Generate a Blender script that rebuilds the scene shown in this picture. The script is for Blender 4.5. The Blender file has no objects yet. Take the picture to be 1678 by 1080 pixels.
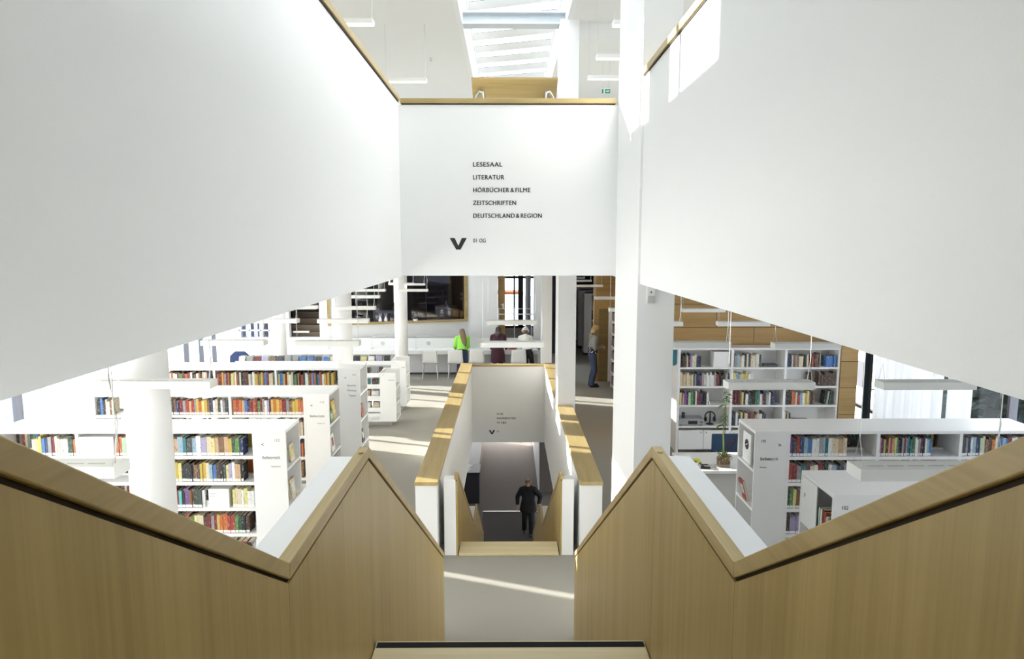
import bpy, bmesh, math, random
from mathutils import Vector, Matrix
random.seed(7)
S = bpy.context.scene
COL = S.collection
PI = math.pi
R = math.radians

# ------------------------------------------------------------------ camera, sky, sun, exposure
cam_d = bpy.data.cameras.new('camera')
cam_d.sensor_width = 36.0
cam_d.lens = 1119.0 / 1678.0 * 36.0
cam_d.clip_start = 0.05
cam_d.clip_end = 400
cam = bpy.data.objects.new('camera', cam_d)
COL.objects.link(cam)
cam.location = (-0.012, 0.0, 3.84)
cam.rotation_euler = (R(90 - 7.131), 0, R(-0.356))
S.camera = cam

SKY_STRENGTH = 3.0
SUN_STRENGTH = 16.0
EXPOSURE = 0.95
world = bpy.data.worlds.new('sky')
S.world = world
world.use_nodes = True
wn, wl = world.node_tree.nodes, world.node_tree.links
wn.clear()
wo = wn.new('ShaderNodeOutputWorld')
bg = wn.new('ShaderNodeBackground')
tc = wn.new('ShaderNodeTexCoord')
sx = wn.new('ShaderNodeSeparateXYZ')
rp = wn.new('ShaderNodeValToRGB')
wl.new(tc.outputs['Generated'], sx.inputs[0])
wl.new(sx.outputs['Z'], rp.inputs[0])
rp.color_ramp.elements[0].position = 0.0
rp.color_ramp.elements[0].color = (1.0, 0.985, 0.97, 1)
rp.color_ramp.elements[1].position = 0.75
rp.color_ramp.elements[1].color = (0.80, 0.89, 1.0, 1)
wl.new(rp.outputs[0], bg.inputs[0])
bg.inputs[1].default_value = SKY_STRENGTH
wl.new(bg.outputs[0], wo.inputs[0])

sun_d = bpy.data.lights.new('sun', 'SUN')
sun_d.energy = SUN_STRENGTH
sun_d.angle = R(0.5)
sun_d.color = (1.0, 0.95, 0.86)
sun = bpy.data.objects.new('sun', sun_d)
COL.objects.link(sun)
sun.rotation_euler = Vector((1.0, -0.36, -0.22)).to_track_quat('-Z', 'Y').to_euler()
sun.location = (-20, 12, 14)

S.view_settings.view_transform = 'Standard'
S.view_settings.look = 'None'
S.view_settings.gamma = 1.0
S.view_settings.use_curve_mapping = False
S.view_settings.exposure = EXPOSURE
S.cycles.diffuse_bounces = 6
S.cycles.transparent_max_bounces = 16
S.cycles.use_denoising = True


def portal(x, y0, y1, z0, z1, nx, x2=None):
    """daylight portal in a glazed opening (a sampling aid for the sky, it gives no light of its own)"""
    d = bpy.data.lights.new('daylight', 'AREA')
    d.shape = 'RECTANGLE'
    x2 = x if x2 is None else x2
    L = math.hypot(y1 - y0, x2 - x)
    d.size = z1 - z0
    d.size_y = L
    d.cycles.is_portal = True
    o = bpy.data.objects.new('daylight', d)
    COL.objects.link(o)
    o.location = ((x + x2) / 2, (y0 + y1) / 2, (z0 + z1) / 2)
    yv = Vector((x2 - x, y1 - y0, 0)).normalized()
    zv = Vector((-nx, 0, 0))
    zv = (zv - yv * zv.dot(yv)).normalized()
    xv = yv.cross(zv)
    o.matrix_world = Matrix.Translation(o.location) @ Matrix((xv, yv, zv)).transposed().to_4x4()


# ------------------------------------------------------------------ materials
MATS = {}


def newmat(name):
    m = bpy.data.materials.new(name)
    m.use_nodes = True
    MATS[name] = m
    return m, m.node_tree.nodes, m.node_tree.links, m.node_tree.nodes['Principled BSDF']


def plain(name, c, rough=0.6, metal=0.0, var=0.04, scale=6.0, bump=0.0, bscale=200.0):
    m, n, l, p = newmat(name)
    t = n.new('ShaderNodeTexCoord')
    z = n.new('ShaderNodeTexNoise')
    z.inputs['Scale'].default_value = scale
    z.inputs['Detail'].default_value = 4
    l.new(t.outputs['Object'], z.inputs['Vector'])
    mx = n.new('ShaderNodeMix')
    mx.data_type = 'RGBA'
    mx.inputs['A'].default_value = tuple(min(1, v * (1 - var)) for v in c) + (1,)
    mx.inputs['B'].default_value = tuple(min(1, v * (1 + var)) for v in c) + (1,)
    l.new(z.outputs['Fac'], mx.inputs['Factor'])
    l.new(mx.outputs['Result'], p.inputs['Base Color'])
    p.inputs['Roughness'].default_value = rough
    p.inputs['Metallic'].default_value = metal
    if bump:
        z2 = n.new('ShaderNodeTexNoise')
        z2.inputs['Scale'].default_value = bscale
        l.new(t.outputs['Object'], z2.inputs['Vector'])
        b = n.new('ShaderNodeBump')
        b.inputs['Strength'].default_value = bump
        b.inputs['Distance'].default_value = 0.01
        l.new(z2.outputs['Fac'], b.inputs['Height'])
        l.new(b.outputs[0], p.inputs['Normal'])
    return m


def wood(name, c1, c2, grain, rough=0.45, big=(1.2, 1.2, 0.35)):
    """grain: scale vector of the fine streaks (small along the fibre)"""
    m, n, l, p = newmat(name)
    t = n.new('ShaderNodeTexCoord')
    mp = n.new('ShaderNodeMapping')
    mp.inputs['Scale'].default_value = grain
    l.new(t.outputs['Object'], mp.inputs['Vector'])
    z = n.new('ShaderNodeTexNoise')
    z.inputs['Scale'].default_value = 1.0
    z.inputs['Detail'].default_value = 5
    z.inputs['Roughness'].default_value = 0.62
    l.new(mp.outputs[0], z.inputs['Vector'])
    mp2 = n.new('ShaderNodeMapping')
    mp2.inputs['Scale'].default_value = tuple(g * 0.16 for g in grain)
    l.new(t.outputs['Object'], mp2.inputs['Vector'])
    z2 = n.new('ShaderNodeTexNoise')
    z2.inputs['Scale'].default_value = 1.0
    z2.inputs['Detail'].default_value = 2
    l.new(mp2.outputs[0], z2.inputs['Vector'])
    ad = n.new('ShaderNodeMath')
    ad.operation = 'MULTIPLY_ADD'
    ad.inputs[1].default_value = 0.55
    l.new(z2.outputs['Fac'], ad.inputs[0])
    m2 = n.new('ShaderNodeMath')
    m2.operation = 'MULTIPLY'
    m2.inputs[1].default_value = 0.5
    l.new(z.outputs['Fac'], m2.inputs[0])
    l.new(m2.outputs[0], ad.inputs[2])
    cr = n.new('ShaderNodeValToRGB')
    cr.color_ramp.elements[0].position = 0.36
    cr.color_ramp.elements[0].color = (*c1, 1)
    cr.color_ramp.elements[1].position = 0.68
    cr.color_ramp.elements[1].color = (*c2, 1)
    l.new(ad.outputs[0], cr.inputs[0])
    l.new(cr.outputs[0], p.inputs['Base Color'])
    p.inputs['Roughness'].default_value = rough
    return m


OAK_V = wood('oak_veneer_upright', (0.350, 0.250, 0.085), (0.475, 0.355, 0.140), (55, 55, 1.3), 0.42)
OAK_CAP = wood('oak_rail', (0.365, 0.265, 0.105), (0.495, 0.375, 0.170), (60, 3.0, 60), 0.40)
OAK_CAPX = wood('oak_rail_crosswise', (0.365, 0.265, 0.105), (0.495, 0.375, 0.170), (3.0, 60, 60), 0.40)
OAK_TREAD = wood('oak_tread', (0.55, 0.45, 0.24), (0.68, 0.58, 0.36), (2.2, 60, 60), 0.45)
OAK_WALL = wood('oak_cladding', (0.300, 0.180, 0.058), (0.430, 0.270, 0.100), (1.6, 30, 26), 0.5)
OAK_NICHE = wood('oak_door', (0.16, 0.105, 0.035), (0.24, 0.165, 0.06), (1.8, 40, 40), 0.5)
OAK_DARK = wood('oak_brown_stain', (0.15, 0.11, 0.075), (0.27, 0.21, 0.15), (2.0, 40, 40), 0.6)
WHITE = plain('white_plaster', (0.83, 0.83, 0.825), 0.85, var=0.012, scale=1.5, bump=0.03, bscale=120)
CEIL = plain('ceiling_plaster', (0.80, 0.795, 0.775), 0.9, var=0.01)
LACQ = plain('white_lacquer', (0.82, 0.82, 0.815), 0.38, var=0.008)
LAMPW = plain('white_lamp_metal', (0.80, 0.80, 0.77), 0.45, var=0.01)
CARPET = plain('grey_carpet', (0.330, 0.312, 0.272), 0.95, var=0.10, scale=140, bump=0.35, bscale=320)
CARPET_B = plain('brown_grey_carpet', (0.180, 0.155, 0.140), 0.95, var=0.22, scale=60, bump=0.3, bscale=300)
MATD = plain('charcoal_mat', (0.080, 0.070, 0.066), 0.95, var=0.15, scale=150)
BLACK = plain('black_print', (0.018, 0.018, 0.02), 0.6, var=0.0)
GREYPRINT = plain('grey_print', (0.16, 0.16, 0.16), 0.6, var=0.0)
PALEPRINT = plain('pale_grey_print', (0.55, 0.55, 0.55), 0.6, var=0.0)
GRIP = plain('black_rubber_strip', (0.006, 0.006, 0.007), 1.0, var=0.0)
SHADOWGAP = plain('dark_gap', (0.035, 0.025, 0.015), 0.9)
LAMPLIT = plain('lamp_diffuser', (0.85, 0.85, 0.82), 0.5)
_p = LAMPLIT.node_tree.nodes['Principled BSDF']
_p.inputs['Emission Color'].default_value = (1.0, 0.97, 0.92, 1)
_p.inputs['Emission Strength'].default_value = 1.6
MULLION = plain('grey_lilac_mullion', (0.13, 0.13, 0.15), 0.5)
STONE = plain('speckled_stone', (0.30, 0.30, 0.30), 0.5, var=0.5, scale=25)
BROWNW = plain('brown_grey_paint', (0.20, 0.17, 0.155), 0.8)
TEALB = plain('pale_teal_render', (0.38, 0.50, 0.53), 0.9)
DKMETAL = plain('anthracite_metal', (0.055, 0.055, 0.065), 0.45, 0.3)
STEEL = plain('brushed_steel', (0.62, 0.62, 0.62), 0.28, 0.9)
BEAM = plain('pale_blue_grey_steel', (0.60, 0.64, 0.66), 0.5)
SHELL = plain('white_plastic', (0.74, 0.74, 0.73), 0.35, var=0.01)
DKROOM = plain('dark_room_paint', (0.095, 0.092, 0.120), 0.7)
GREYPANEL = plain('grey_panel', (0.60, 0.60, 0.60), 0.7, var=0.02)
ASPHALT = plain('snowy_ground', (0.48, 0.49, 0.50), 0.95, var=0.25, scale=0.6)
CLOTH = plain('table_linen', (0.62, 0.62, 0.60), 0.9, var=0.04, scale=30)
TEAL = plain('teal_paint', (0.02, 0.15, 0.19), 0.5)
NAVYF = plain('navy_fabric', (0.018, 0.05, 0.10), 0.85)
BLUEP = plain('blue_plastic', (0.012, 0.030, 0.115), 0.6)
GREENP = plain('plant_green', (0.10, 0.22, 0.04), 0.55, var=0.25, scale=30)
STEMG = plain('pale_green_stem', (0.30, 0.42, 0.10), 0.5, var=0.15, scale=30)
MOSS = plain('brown_moss', (0.16, 0.09, 0.05), 0.95, var=0.5, scale=60)
TWIG = plain('reddish_twig', (0.10, 0.035, 0.04), 0.8)
LEAFD = plain('evergreen_leaf', (0.030, 0.045, 0.035), 0.9, var=0.4, scale=8)
BARK = plain('bark', (0.07, 0.05, 0.04), 0.95)
SILVER = plain('silver_plastic', (0.45, 0.45, 0.46), 0.35, 0.5)
PAGES = plain('page_paper', (0.70, 0.64, 0.50), 0.9, var=0.08, scale=90)
LABEL = plain('white_label', (0.80, 0.80, 0.79), 0.6, var=0.0)
SIGNG = plain('exit_green', (0.0, 0.26, 0.13), 0.5, var=0.0)
LEMON = plain('lemon_paper', (0.62, 0.62, 0.06), 0.7)
AWN = plain('orange_awning', (0.75, 0.27, 0.12), 0.7)
BUILDP = plain('pale_render', (0.62, 0.60, 0.58), 0.9)
SKIN = plain('skin', (0.50, 0.30, 0.22), 0.55, var=0.05)
H_BLOND = plain('blond_hair', (0.46, 0.32, 0.13), 0.6, var=0.3, scale=50)
H_BROWN = plain('brown_hair', (0.20, 0.12, 0.06), 0.6, var=0.3, scale=50)
H_DARK = plain('dark_hair', (0.035, 0.022, 0.018), 0.55, var=0.3, scale=50)
LIME = plain('lime_jacket', (0.32, 0.75, 0.09), 0.7, var=0.08)
DENIM = plain('denim', (0.045, 0.062, 0.120), 0.85, var=0.35, scale=18)
MAROON = plain('maroon_coat', (0.050, 0.012, 0.024), 0.85, var=0.1)
FUR = plain('brown_fur', (0.16, 0.09, 0.06), 0.95, var=0.5, scale=60)
WOOLW = plain('white_wool', (0.72, 0.71, 0.67), 0.95, var=0.08, scale=60)
BLACKC = plain('black_cloth', (0.012, 0.012, 0.014), 0.8, var=0.1)
GREYC = plain('grey_hoodie', (0.26, 0.25, 0.24), 0.9, var=0.12, scale=30)
SHOE = plain('dark_shoe', (0.02, 0.018, 0.018), 0.5)
REDB = plain('red_bag', (0.45, 0.05, 0.03), 0.6)


def dots():
    m, n, l, p = newmat('navy_dotted_cloth')
    t = n.new('ShaderNodeTexCoord')
    v = n.new('ShaderNodeTexVoronoi')
    v.inputs['Scale'].default_value = 22
    l.new(t.outputs['Object'], v.inputs['Vector'])
    c = n.new('ShaderNodeValToRGB')
    c.color_ramp.interpolation = 'CONSTANT'
    c.color_ramp.elements[0].color = (0.7, 0.7, 0.7, 1)
    c.color_ramp.elements[1].position = 0.30
    c.color_ramp.elements[1].color = (0.016, 0.018, 0.04, 1)
    l.new(v.outputs['Distance'], c.inputs[0])
    l.new(c.outputs[0], p.inputs['Base Color'])
    p.inputs['Roughness'].default_value = 0.9
    return m


DOTS = dots()


def glassmat(name, tint, gloss=0.08):
    m, n, l, p = newmat(name)
    n.remove(p)
    out = [x for x in n if x.type == 'OUTPUT_MATERIAL'][0]
    a = n.new('ShaderNodeBsdfTransparent')
    a.inputs[0].default_value = (*tint, 1)
    b = n.new('ShaderNodeBsdfGlossy')
    b.inputs['Roughness'].default_value = 0.02
    mx = n.new('ShaderNodeMixShader')
    mx.inputs[0].default_value = gloss
    l.new(a.outputs[0], mx.inputs[1])
    l.new(b.outputs[0], mx.inputs[2])
    l.new(mx.outputs[0], out.inputs[0])
    return m


GLASS = glassmat('clear_glass', (0.93, 0.95, 0.96), 0.06)
DKGLASS = glassmat('smoked_glass', (0.56, 0.56, 0.62), 0.03)
JAR = glassmat('thin_glass', (0.88, 0.92, 0.90), 0.10)


def curtainmat(name, c, trans):
    m, n, l, p = newmat(name)
    n.remove(p)
    out = [x for x in n if x.type == 'OUTPUT_MATERIAL'][0]
    a = n.new('ShaderNodeBsdfDiffuse')
    b = n.new('ShaderNodeBsdfTranslucent')
    w = n.new('ShaderNodeTexNoise')
    w.inputs['Scale'].default_value = 900
    t = n.new('ShaderNodeTexCoord')
    l.new(t.outputs['Object'], w.inputs['Vector'])
    mxc = n.new('ShaderNodeMix')
    mxc.data_type = 'RGBA'
    mxc.inputs['A'].default_value = tuple(v * 0.97 for v in c) + (1,)
    mxc.inputs['B'].default_value = (*c, 1)
    l.new(w.outputs['Fac'], mxc.inputs['Factor'])
    for s in (a, b):
        l.new(mxc.outputs['Result'], s.inputs[0])
    mx = n.new('ShaderNodeMixShader')
    mx.inputs[0].default_value = trans
    l.new(a.outputs[0], mx.inputs[1])
    l.new(b.outputs[0], mx.inputs[2])
    l.new(mx.outputs[0], out.inputs[0])
    return m


CURT = curtainmat('white_curtain', (0.86, 0.86, 0.86), 0.55)

# book cloth colours: code -> (word, colour)
BC = {
    'r': ('red', (0.32, 0.045, 0.035)), 'R': ('dark red', (0.19, 0.022, 0.025)), 'o': ('orange', (0.50, 0.14, 0.035)),
    'O': ('rust brown', (0.33, 0.085, 0.03)), 'y': ('yellow', (0.56, 0.39, 0.07)), 'Y': ('pale yellow', (0.66, 0.60, 0.25)),
    'g': ('green', (0.10, 0.22, 0.06)), 'G': ('dark green', (0.025, 0.07, 0.04)), 't': ('teal', (0.03, 0.17, 0.19)),
    'T': ('turquoise', (0.12, 0.48, 0.48)), 'b': ('blue', (0.05, 0.16, 0.42)), 'B': ('navy', (0.02, 0.035, 0.11)),
    'p': ('purple', (0.16, 0.07, 0.26)), 'P': ('plum', (0.13, 0.03, 0.07)), 'w': ('white', (0.74, 0.74, 0.72)),
    'c': ('cream', (0.64, 0.56, 0.40)), 'n': ('brown', (0.20, 0.105, 0.05)), 'N': ('dark brown', (0.075, 0.042, 0.028)),
    'k': ('black', (0.018, 0.018, 0.02)), 's': ('grey', (0.27, 0.28, 0.28)), 'S': ('charcoal', (0.06, 0.065, 0.07)),
    'l': ('light blue', (0.28, 0.40, 0.50)), 'm': ('mint', (0.42, 0.58, 0.42)), 'e': ('peach', (0.55, 0.36, 0.22)),
    'v': ('lavender', (0.38, 0.34, 0.52)), 'i': ('pink', (0.52, 0.16, 0.34)),
}


def bookmat(name, c):
    m, n, l, p = newmat(name)
    t = n.new('ShaderNodeTexCoord')
    mp = n.new('ShaderNodeMapping')
    mp.inputs['Scale'].default_value = (95, 20, 26)
    l.new(t.outputs['Object'], mp.inputs['Vector'])
    z = n.new('ShaderNodeTexNoise')
    z.inputs['Scale'].default_value = 1.0
    z.inputs['Detail'].default_value = 3
    oi = n.new('ShaderNodeObjectInfo')
    ad = n.new('ShaderNodeVectorMath')
    ad.operation = 'ADD'
    l.new(mp.outputs[0], ad.inputs[0])
    cm = n.new('ShaderNodeVectorMath')
    cm.operation = 'SCALE'
    cm.inputs[0].default_value = (37, 51, 93)
    l.new(oi.outputs['Random'], cm.inputs['Scale'])
    l.new(cm.outputs[0], ad.inputs[1])
    l.new(ad.outputs[0], z.inputs['Vector'])
    cr = n.new('ShaderNodeValToRGB')
    cr.color_ramp.elements[0].position = 0.60
    cr.color_ramp.elements[0].color = (*c, 1)
    cr.color_ramp.elements[1].position = 0.66
    lum = sum(c) / 3
    k = tuple(min(0.8, v * 0.6 + 0.28) for v in c) if lum < 0.35 else tuple(v * 0.35 for v in c)
    cr.color_ramp.elements[1].color = (*k, 1)
    l.new(z.outputs['Fac'], cr.inputs[0])
    l.new(cr.outputs[0], p.inputs['Base Color'])
    p.inputs['Roughness'].default_value = 0.5
    return m


BM = {k: bookmat(v[0].replace(' ', '_') + '_book_cover', v[1]) for k, v in BC.items()}


# ------------------------------------------------------------------ mesh helpers
class MB:
    def __init__(self):
        self.v, self.f, self.m = [], [], []
        self.cur = 0

    def add(self, vs, fs):
        b = len(self.v)
        self.v += [Vector(p) for p in vs]
        self.f += [tuple(b + i for i in q) for q in fs]
        self.m += [self.cur] * len(fs)
        return self

    def box(self, x0, x1, y0, y1, z0, z1):
        return self.add([(x0, y0, z0), (x1, y0, z0), (x1, y1, z0), (x0, y1, z0), (x0, y0, z1), (x1, y0, z1), (x1, y1, z1), (x0, y1, z1)],
                        [(0, 3, 2, 1), (4, 5, 6, 7), (0, 1, 5, 4), (1, 2, 6, 5), (2, 3, 7, 6), (3, 0, 4, 7)])

    def prism(self, pts, a0, a1, axis='x'):
        """closed polygon swept along an axis; pts are (y,z) for x, (x,z) for y, (x,y) for z"""
        n = len(pts)
        def P(p, a):
            return {'x': (a, p[0], p[1]), 'y': (p[0], a, p[1]), 'z': (p[0], p[1], a)}[axis]
        vs = [P(p, a0) for p in pts] + [P(p, a1) for p in pts]
        fs = [tuple(range(n)), tuple(range(2 * n - 1, n - 1, -1))] + [(i, n + i, n + (i + 1) % n, (i + 1) % n) for i in range(n)]
        return self.add(vs, fs)

    def strip(self, top, bot, x0, x1):
        """solid between two equal-length (y,z) polylines, from x0 to x1"""
        for i in range(len(top) - 1):
            q = [bot[i], bot[i + 1], top[i + 1], top[i]]
            vs = [(x0, *p) for p in q] + [(x1, *p) for p in q]
            fs = [(3, 2, 1, 0), (4, 5, 6, 7), (0, 1, 5, 4), (2, 3, 7, 6)]
            if i == 0:
                fs.append((3, 0, 4, 7))
            if i == len(top) - 2:
                fs.append((1, 2, 6, 5))
            self.add(vs, fs)
        return self

    def tube(self, pts, r, n=8, r2=None):
        pts = [Vector(p) for p in pts]
        rings, N = [], len(pts)
        for i, p in enumerate(pts):
            t = (pts[min(i + 1, N - 1)] - pts[max(i - 1, 0)]).normalized()
            u = t.cross(Vector((0, 0, 1)))
            if u.length < 1e-3:
                u = t.cross(Vector((0, 1, 0)))
            u.normalize()
            w = t.cross(u)
            rr = r if r2 is None else r + (r2 - r) * i / (N - 1)
            rings.append([p + (u * math.cos(2 * PI * k / n) + w * math.sin(2 * PI * k / n)) * rr for k in range(n)])
        vs = [q for g in rings for q in g]
        fs = [(i * n + k, i * n + (k + 1) % n, (i + 1) * n + (k + 1) % n, (i + 1) * n + k) for i in range(N - 1) for k in range(n)]
        fs += [tuple(range(n - 1, -1, -1)), tuple((N - 1) * n + k for k in range(n))]
        return self.add(vs, fs)

    def lathe(self, prof, c=(0, 0, 0), n=24):
        vs, fs = [], []
        for r, z in prof:
            vs += [(c[0] + r * math.cos(2 * PI * k / n), c[1] + r * math.sin(2 * PI * k / n), c[2] + z) for k in range(n)]
        for i in range(len(prof) - 1):
            fs += [(i * n + k, i * n + (k + 1) % n, (i + 1) * n + (k + 1) % n, (i + 1) * n + k) for k in range(n)]
        fs += [tuple(range(n - 1, -1, -1)), tuple((len(prof) - 1) * n + k for k in range(n))]
        return self.add(vs, fs)

    def ell(self, c, rx, ry, rz, nu=16, nv=10, rot=None):
        M = rot or Matrix.Identity(3)
        vs, fs = [], []
        for j in range(1, nv):
            a = PI * j / nv
            for k in range(nu):
                b = 2 * PI * k / nu
                vs.append(Vector(c) + M @ Vector((rx * math.sin(a) * math.cos(b), ry * math.sin(a) * math.sin(b), rz * math.cos(a))))
        t = len(vs)
        vs += [Vector(c) + M @ Vector((0, 0, rz)), Vector(c) + M @ Vector((0, 0, -rz))]
        for j in range(nv - 2):
            fs += [(j * nu + k, (j + 1) * nu + k, (j + 1) * nu + (k + 1) % nu, j * nu + (k + 1) % nu) for k in range(nu)]
        fs += [(t, k, (k + 1) % nu) for k in range(nu)]
        fs += [(t + 1, (nv - 2) * nu + (k + 1) % nu, (nv - 2) * nu + k) for k in range(nu)]
        return self.add(vs, fs)

    def build(self, name, mat, parent=None, loc=None, smooth=False, bevel=0.0, rot=0.0):
        """one mesh object; vertices are given in world coordinates unless loc is set apart by the caller"""
        o0 = Vector((0, 0, 0))
        p = parent
        while p is not None:
            o0 += Vector(p.location)
            p = p.parent
        if loc is not None:
            o0 += Vector(loc)
        me = bpy.data.meshes.new(name)
        me.from_pydata([tuple(q - o0) for q in self.v], [], self.f)
        ms = mat if isinstance(mat, (list, tuple)) else [mat]
        for mm in ms:
            me.materials.append(mm)
        for i, pl in enumerate(me.polygons):
            pl.material_index = min(self.m[i], len(ms) - 1)
            pl.use_smooth = smooth
        bm = bmesh.new()
        bm.from_mesh(me)
        bmesh.ops.recalc_face_normals(bm, faces=bm.faces)
        bm.to_mesh(me)
        bm.free()
        o = bpy.data.objects.new(name, me)
        COL.objects.link(o)
        if parent is not None:
            o.parent = parent
        if loc is not None:
            o.location = loc
        if bevel:
            b = o.modifiers.new('edge', 'BEVEL')
            b.width = bevel
            b.segments = 2
            b.limit_method = 'ANGLE'
        return o


def tag(o, label=None, cat=None, group=None, kind=None):
    if label:
        o['label'] = label
    if cat:
        o['category'] = cat
    if group:
        o['group'] = group
    if kind:
        o['kind'] = kind
    return o


def thing(name, label, cat, loc, group=None):
    o = bpy.data.objects.new(name, None)
    COL.objects.link(o)
    o.location = loc
    o.empty_display_size = 0.1
    return tag(o, label, cat, group)


def struct(name, mb, mat, label=None, loc=None, **k):
    o = mb.build(name, mat, None, loc, **k)
    o['kind'] = 'structure'
    if label:
        o['label'] = label
    return o


def B(*a):
    return MB().box(*a)


def text(name, body, size, x, y, z, mat, parent, align='LEFT', xs=0.78, rotz=0.0, spacing=1.06, weight=0.0, word=1.0):
    c = bpy.data.curves.new(name, 'FONT')
    c.body = body
    c.size = size
    c.align_x = align
    c.extrude = 0.0006
    c.space_character = spacing
    c.space_word = word
    t = bpy.data.objects.new(name, c)
    COL.objects.link(t)
    dg = bpy.context.evaluated_depsgraph_get()
    me = bpy.data.meshes.new_from_object(t.evaluated_get(dg))
    COL.objects.unlink(t)
    bpy.data.objects.remove(t)
    M = Matrix.Rotation(rotz, 4, 'Z') @ Matrix.Rotation(PI / 2, 4, 'X') @ Matrix.Diagonal((xs, 1, 1, 1))
    me.transform(M)
    if weight:
        bmt = bmesh.new()
        bmt.from_mesh(me)
        for dx in (-weight, weight):
            m2 = me.copy()
            m2.transform(Matrix.Translation(Matrix.Rotation(rotz, 3, 'Z') @ Vector((dx, dx * 0.1, dx * 0.4))))
            bmt.from_mesh(m2)
        bmt.to_mesh(me)
        bmt.free()
    me.materials.clear()
    me.materials.append(mat)
    o = bpy.data.objects.new(name, me)
    COL.objects.link(o)
    o0 = Vector((0, 0, 0))
    p = parent
    while p is not None:
        o0 += Vector(p.location)
        p = p.parent
    o.parent = parent
    o.location = Vector((x, y, z)) - o0
    return o


def copy_tree(o, loc, label=None, rz=None):
    r = o.copy()
    COL.objects.link(r)
    r.location = loc
    if rz is not None:
        r.rotation_euler[2] = rz
    if label:
        r['label'] = label
    for ch in o.children:
        c = ch.copy()
        COL.objects.link(c)
        c.parent = r
        for g in ch.children:
            d = g.copy()
            COL.objects.link(d)
            d.parent = c
    return r


_ONES = 'first second third fourth fifth sixth seventh eighth ninth tenth eleventh twelfth thirteenth fourteenth fifteenth sixteenth seventeenth eighteenth nineteenth'.split()
_TENS = ('twent', 'thirt', 'fort', 'fift', 'sixt', 'sevent', 'eight')
ORD = list(_ONES)
for _t in _TENS:
    ORD += [_t + 'ieth'] + [_t + 'y-' + _o for _o in _ONES[:9]]

# ------------------------------------------------------------------ the building shell
FX = lambda y: -7.2 - 0.155 * (y - 10.0)          # the slanting glazed west side
YB, YE, XR = -4.0, 30.0, 7.2


def slab(z0, z1, hx0, hx1, hy0, hy1, name, mat, ye=YE, label=None, slot=None):
    """a floor plate with a stair opening and, on demand, an added slot across its west part for extra daylight"""
    m = MB()
    ys = [(YB, ye)] if slot is None else [(YB, slot[0]), (slot[1], ye)]
    for a, b in ys:
        m.prism([(FX(a), a), (hx0, a), (hx0, b), (FX(b), b)], z0, z1, 'z')
        if b > hy1:
            m.box(hx0, hx1, max(a, hy1), b, z0, z1)
    m.box(hx1, XR, YB, ye, z0, z1)
    m.box(hx0, hx1, YB, hy0, z0, z1)
    return struct(name, m, mat, label)


ADDED_SLOT = (19.25, 21.15)  # unseen opening added above the work counter to brighten the end wall
# first floor (z = 0), the floor above (z = 4.32), the roof, the ground floor (z = -4.32)
slab(-0.04, 0.0, -0.95, 0.95, 8.40, 16.12, 'floor', CARPET, label='beige grey carpet floor of the library hall')
slab(-0.92, -0.04, -0.87, 0.87, 8.40, 16.05, 'ceiling', WHITE, label='white slab edge above the ground floor')
slab(4.28, 4.32, -1.38, 1.46, -1.98, 7.41, 'floor', CARPET, label='carpet of the upper floor', slot=ADDED_SLOT)
slab(3.50, 4.28, -1.38, 1.46, -1.98, 7.41, 'ceiling', WHITE, label='white ceiling over the bookcases', slot=ADDED_SLOT)
slab(7.55, 7.80, -0.86, 1.06, 2.0, 19.25, 'ceiling', CEIL, label='white upper ceiling around the skylight', slot=ADDED_SLOT)
gf = B(-11.0, 9.0, -4.0, 34.0, -4.42, -4.32)
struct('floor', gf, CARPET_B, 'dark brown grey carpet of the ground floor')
struct('ground', B(-90, 90, -60, 110, -4.7, -4.45), ASPHALT, 'pale ground outside')
# walls at the back of the building and at the far ends
struct('wall_back', B(FX(-4), XR, -4.2, -4.0, -4.32, 7.8), WHITE, 'white wall behind the stair')
wf = B(-10.3, XR, 24.4, 24.6, 4.32, 7.55)
struct('wall_far', wf, WHITE, 'white end wall of the upper floor')
# dropped beam under the upper ceiling on the east side
struct('trim_1', B(1.19, XR, 12.1, 13.6, 7.30, 7.55), CEIL, 'dropped ceiling beam on the upper floor')


# --- stair shaft parapets on the upper floor
struct('wall_left', B(-1.38, -1.12, -1.98, 7.41, 3.5, 5.26), WHITE, 'tall white shaft wall on the west side of the stair')
struct('wall_right', B(1.12, 1.46, -1.98, 5.84, 3.5, 5.21), WHITE, 'tall white shaft wall with sunlight patches')
struct('wall_front', B(-1.12, 1.12, 7.15, 7.41, 3.515, 5.24), WHITE, 'white shaft wall carrying the floor directory')


def rail(name, x0, x1, y0, y1, z, mat, label, cat='handrail'):
    t = thing(name, label, cat, ((x0 + x1) / 2, (y0 + y1) / 2, z))
    B(x0, x1, y0, y1, z + 0.012, z + 0.062).build('rail_cap', mat, t, bevel=0.004)
    B(x0 + 0.012, x1 - 0.012, y0 + 0.012, y1 - 0.012, z, z + 0.012).build('shadow_gap', SHADOWGAP, t)
    return t


rail('oak_rail', -1.39, -1.10, -1.98, 7.13, 5.26, OAK_CAP, 'long oak rail on the white shaft wall above the bookcase side')
rail('oak_rail', 1.10, 1.46, -1.98, 5.835, 5.21, OAK_CAP, 'sunlit oak rail ending at the broad white pillar')
rail('oak_rail', -1.10, 1.09, 7.13, 7.42, 5.24, OAK_CAPX, 'oak rail across the top of the directory wall')


# --- lettering on the directory walls
def chevron(x, y, z0, z1, w, mat, parent):
    t = w * 0.235
    m = MB().prism([(x - w / 2, z1), (x - w / 2 + t * 1.25, z1), (x, z0 + t * 0.95), (x + w / 2 - t * 1.25, z1), (x + w / 2, z1),
                    (x + t * 0.55, z0), (x - t * 0.55, z0)], y - 0.002, y, 'y')
    return m.build('arrow', mat, parent)


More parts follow.
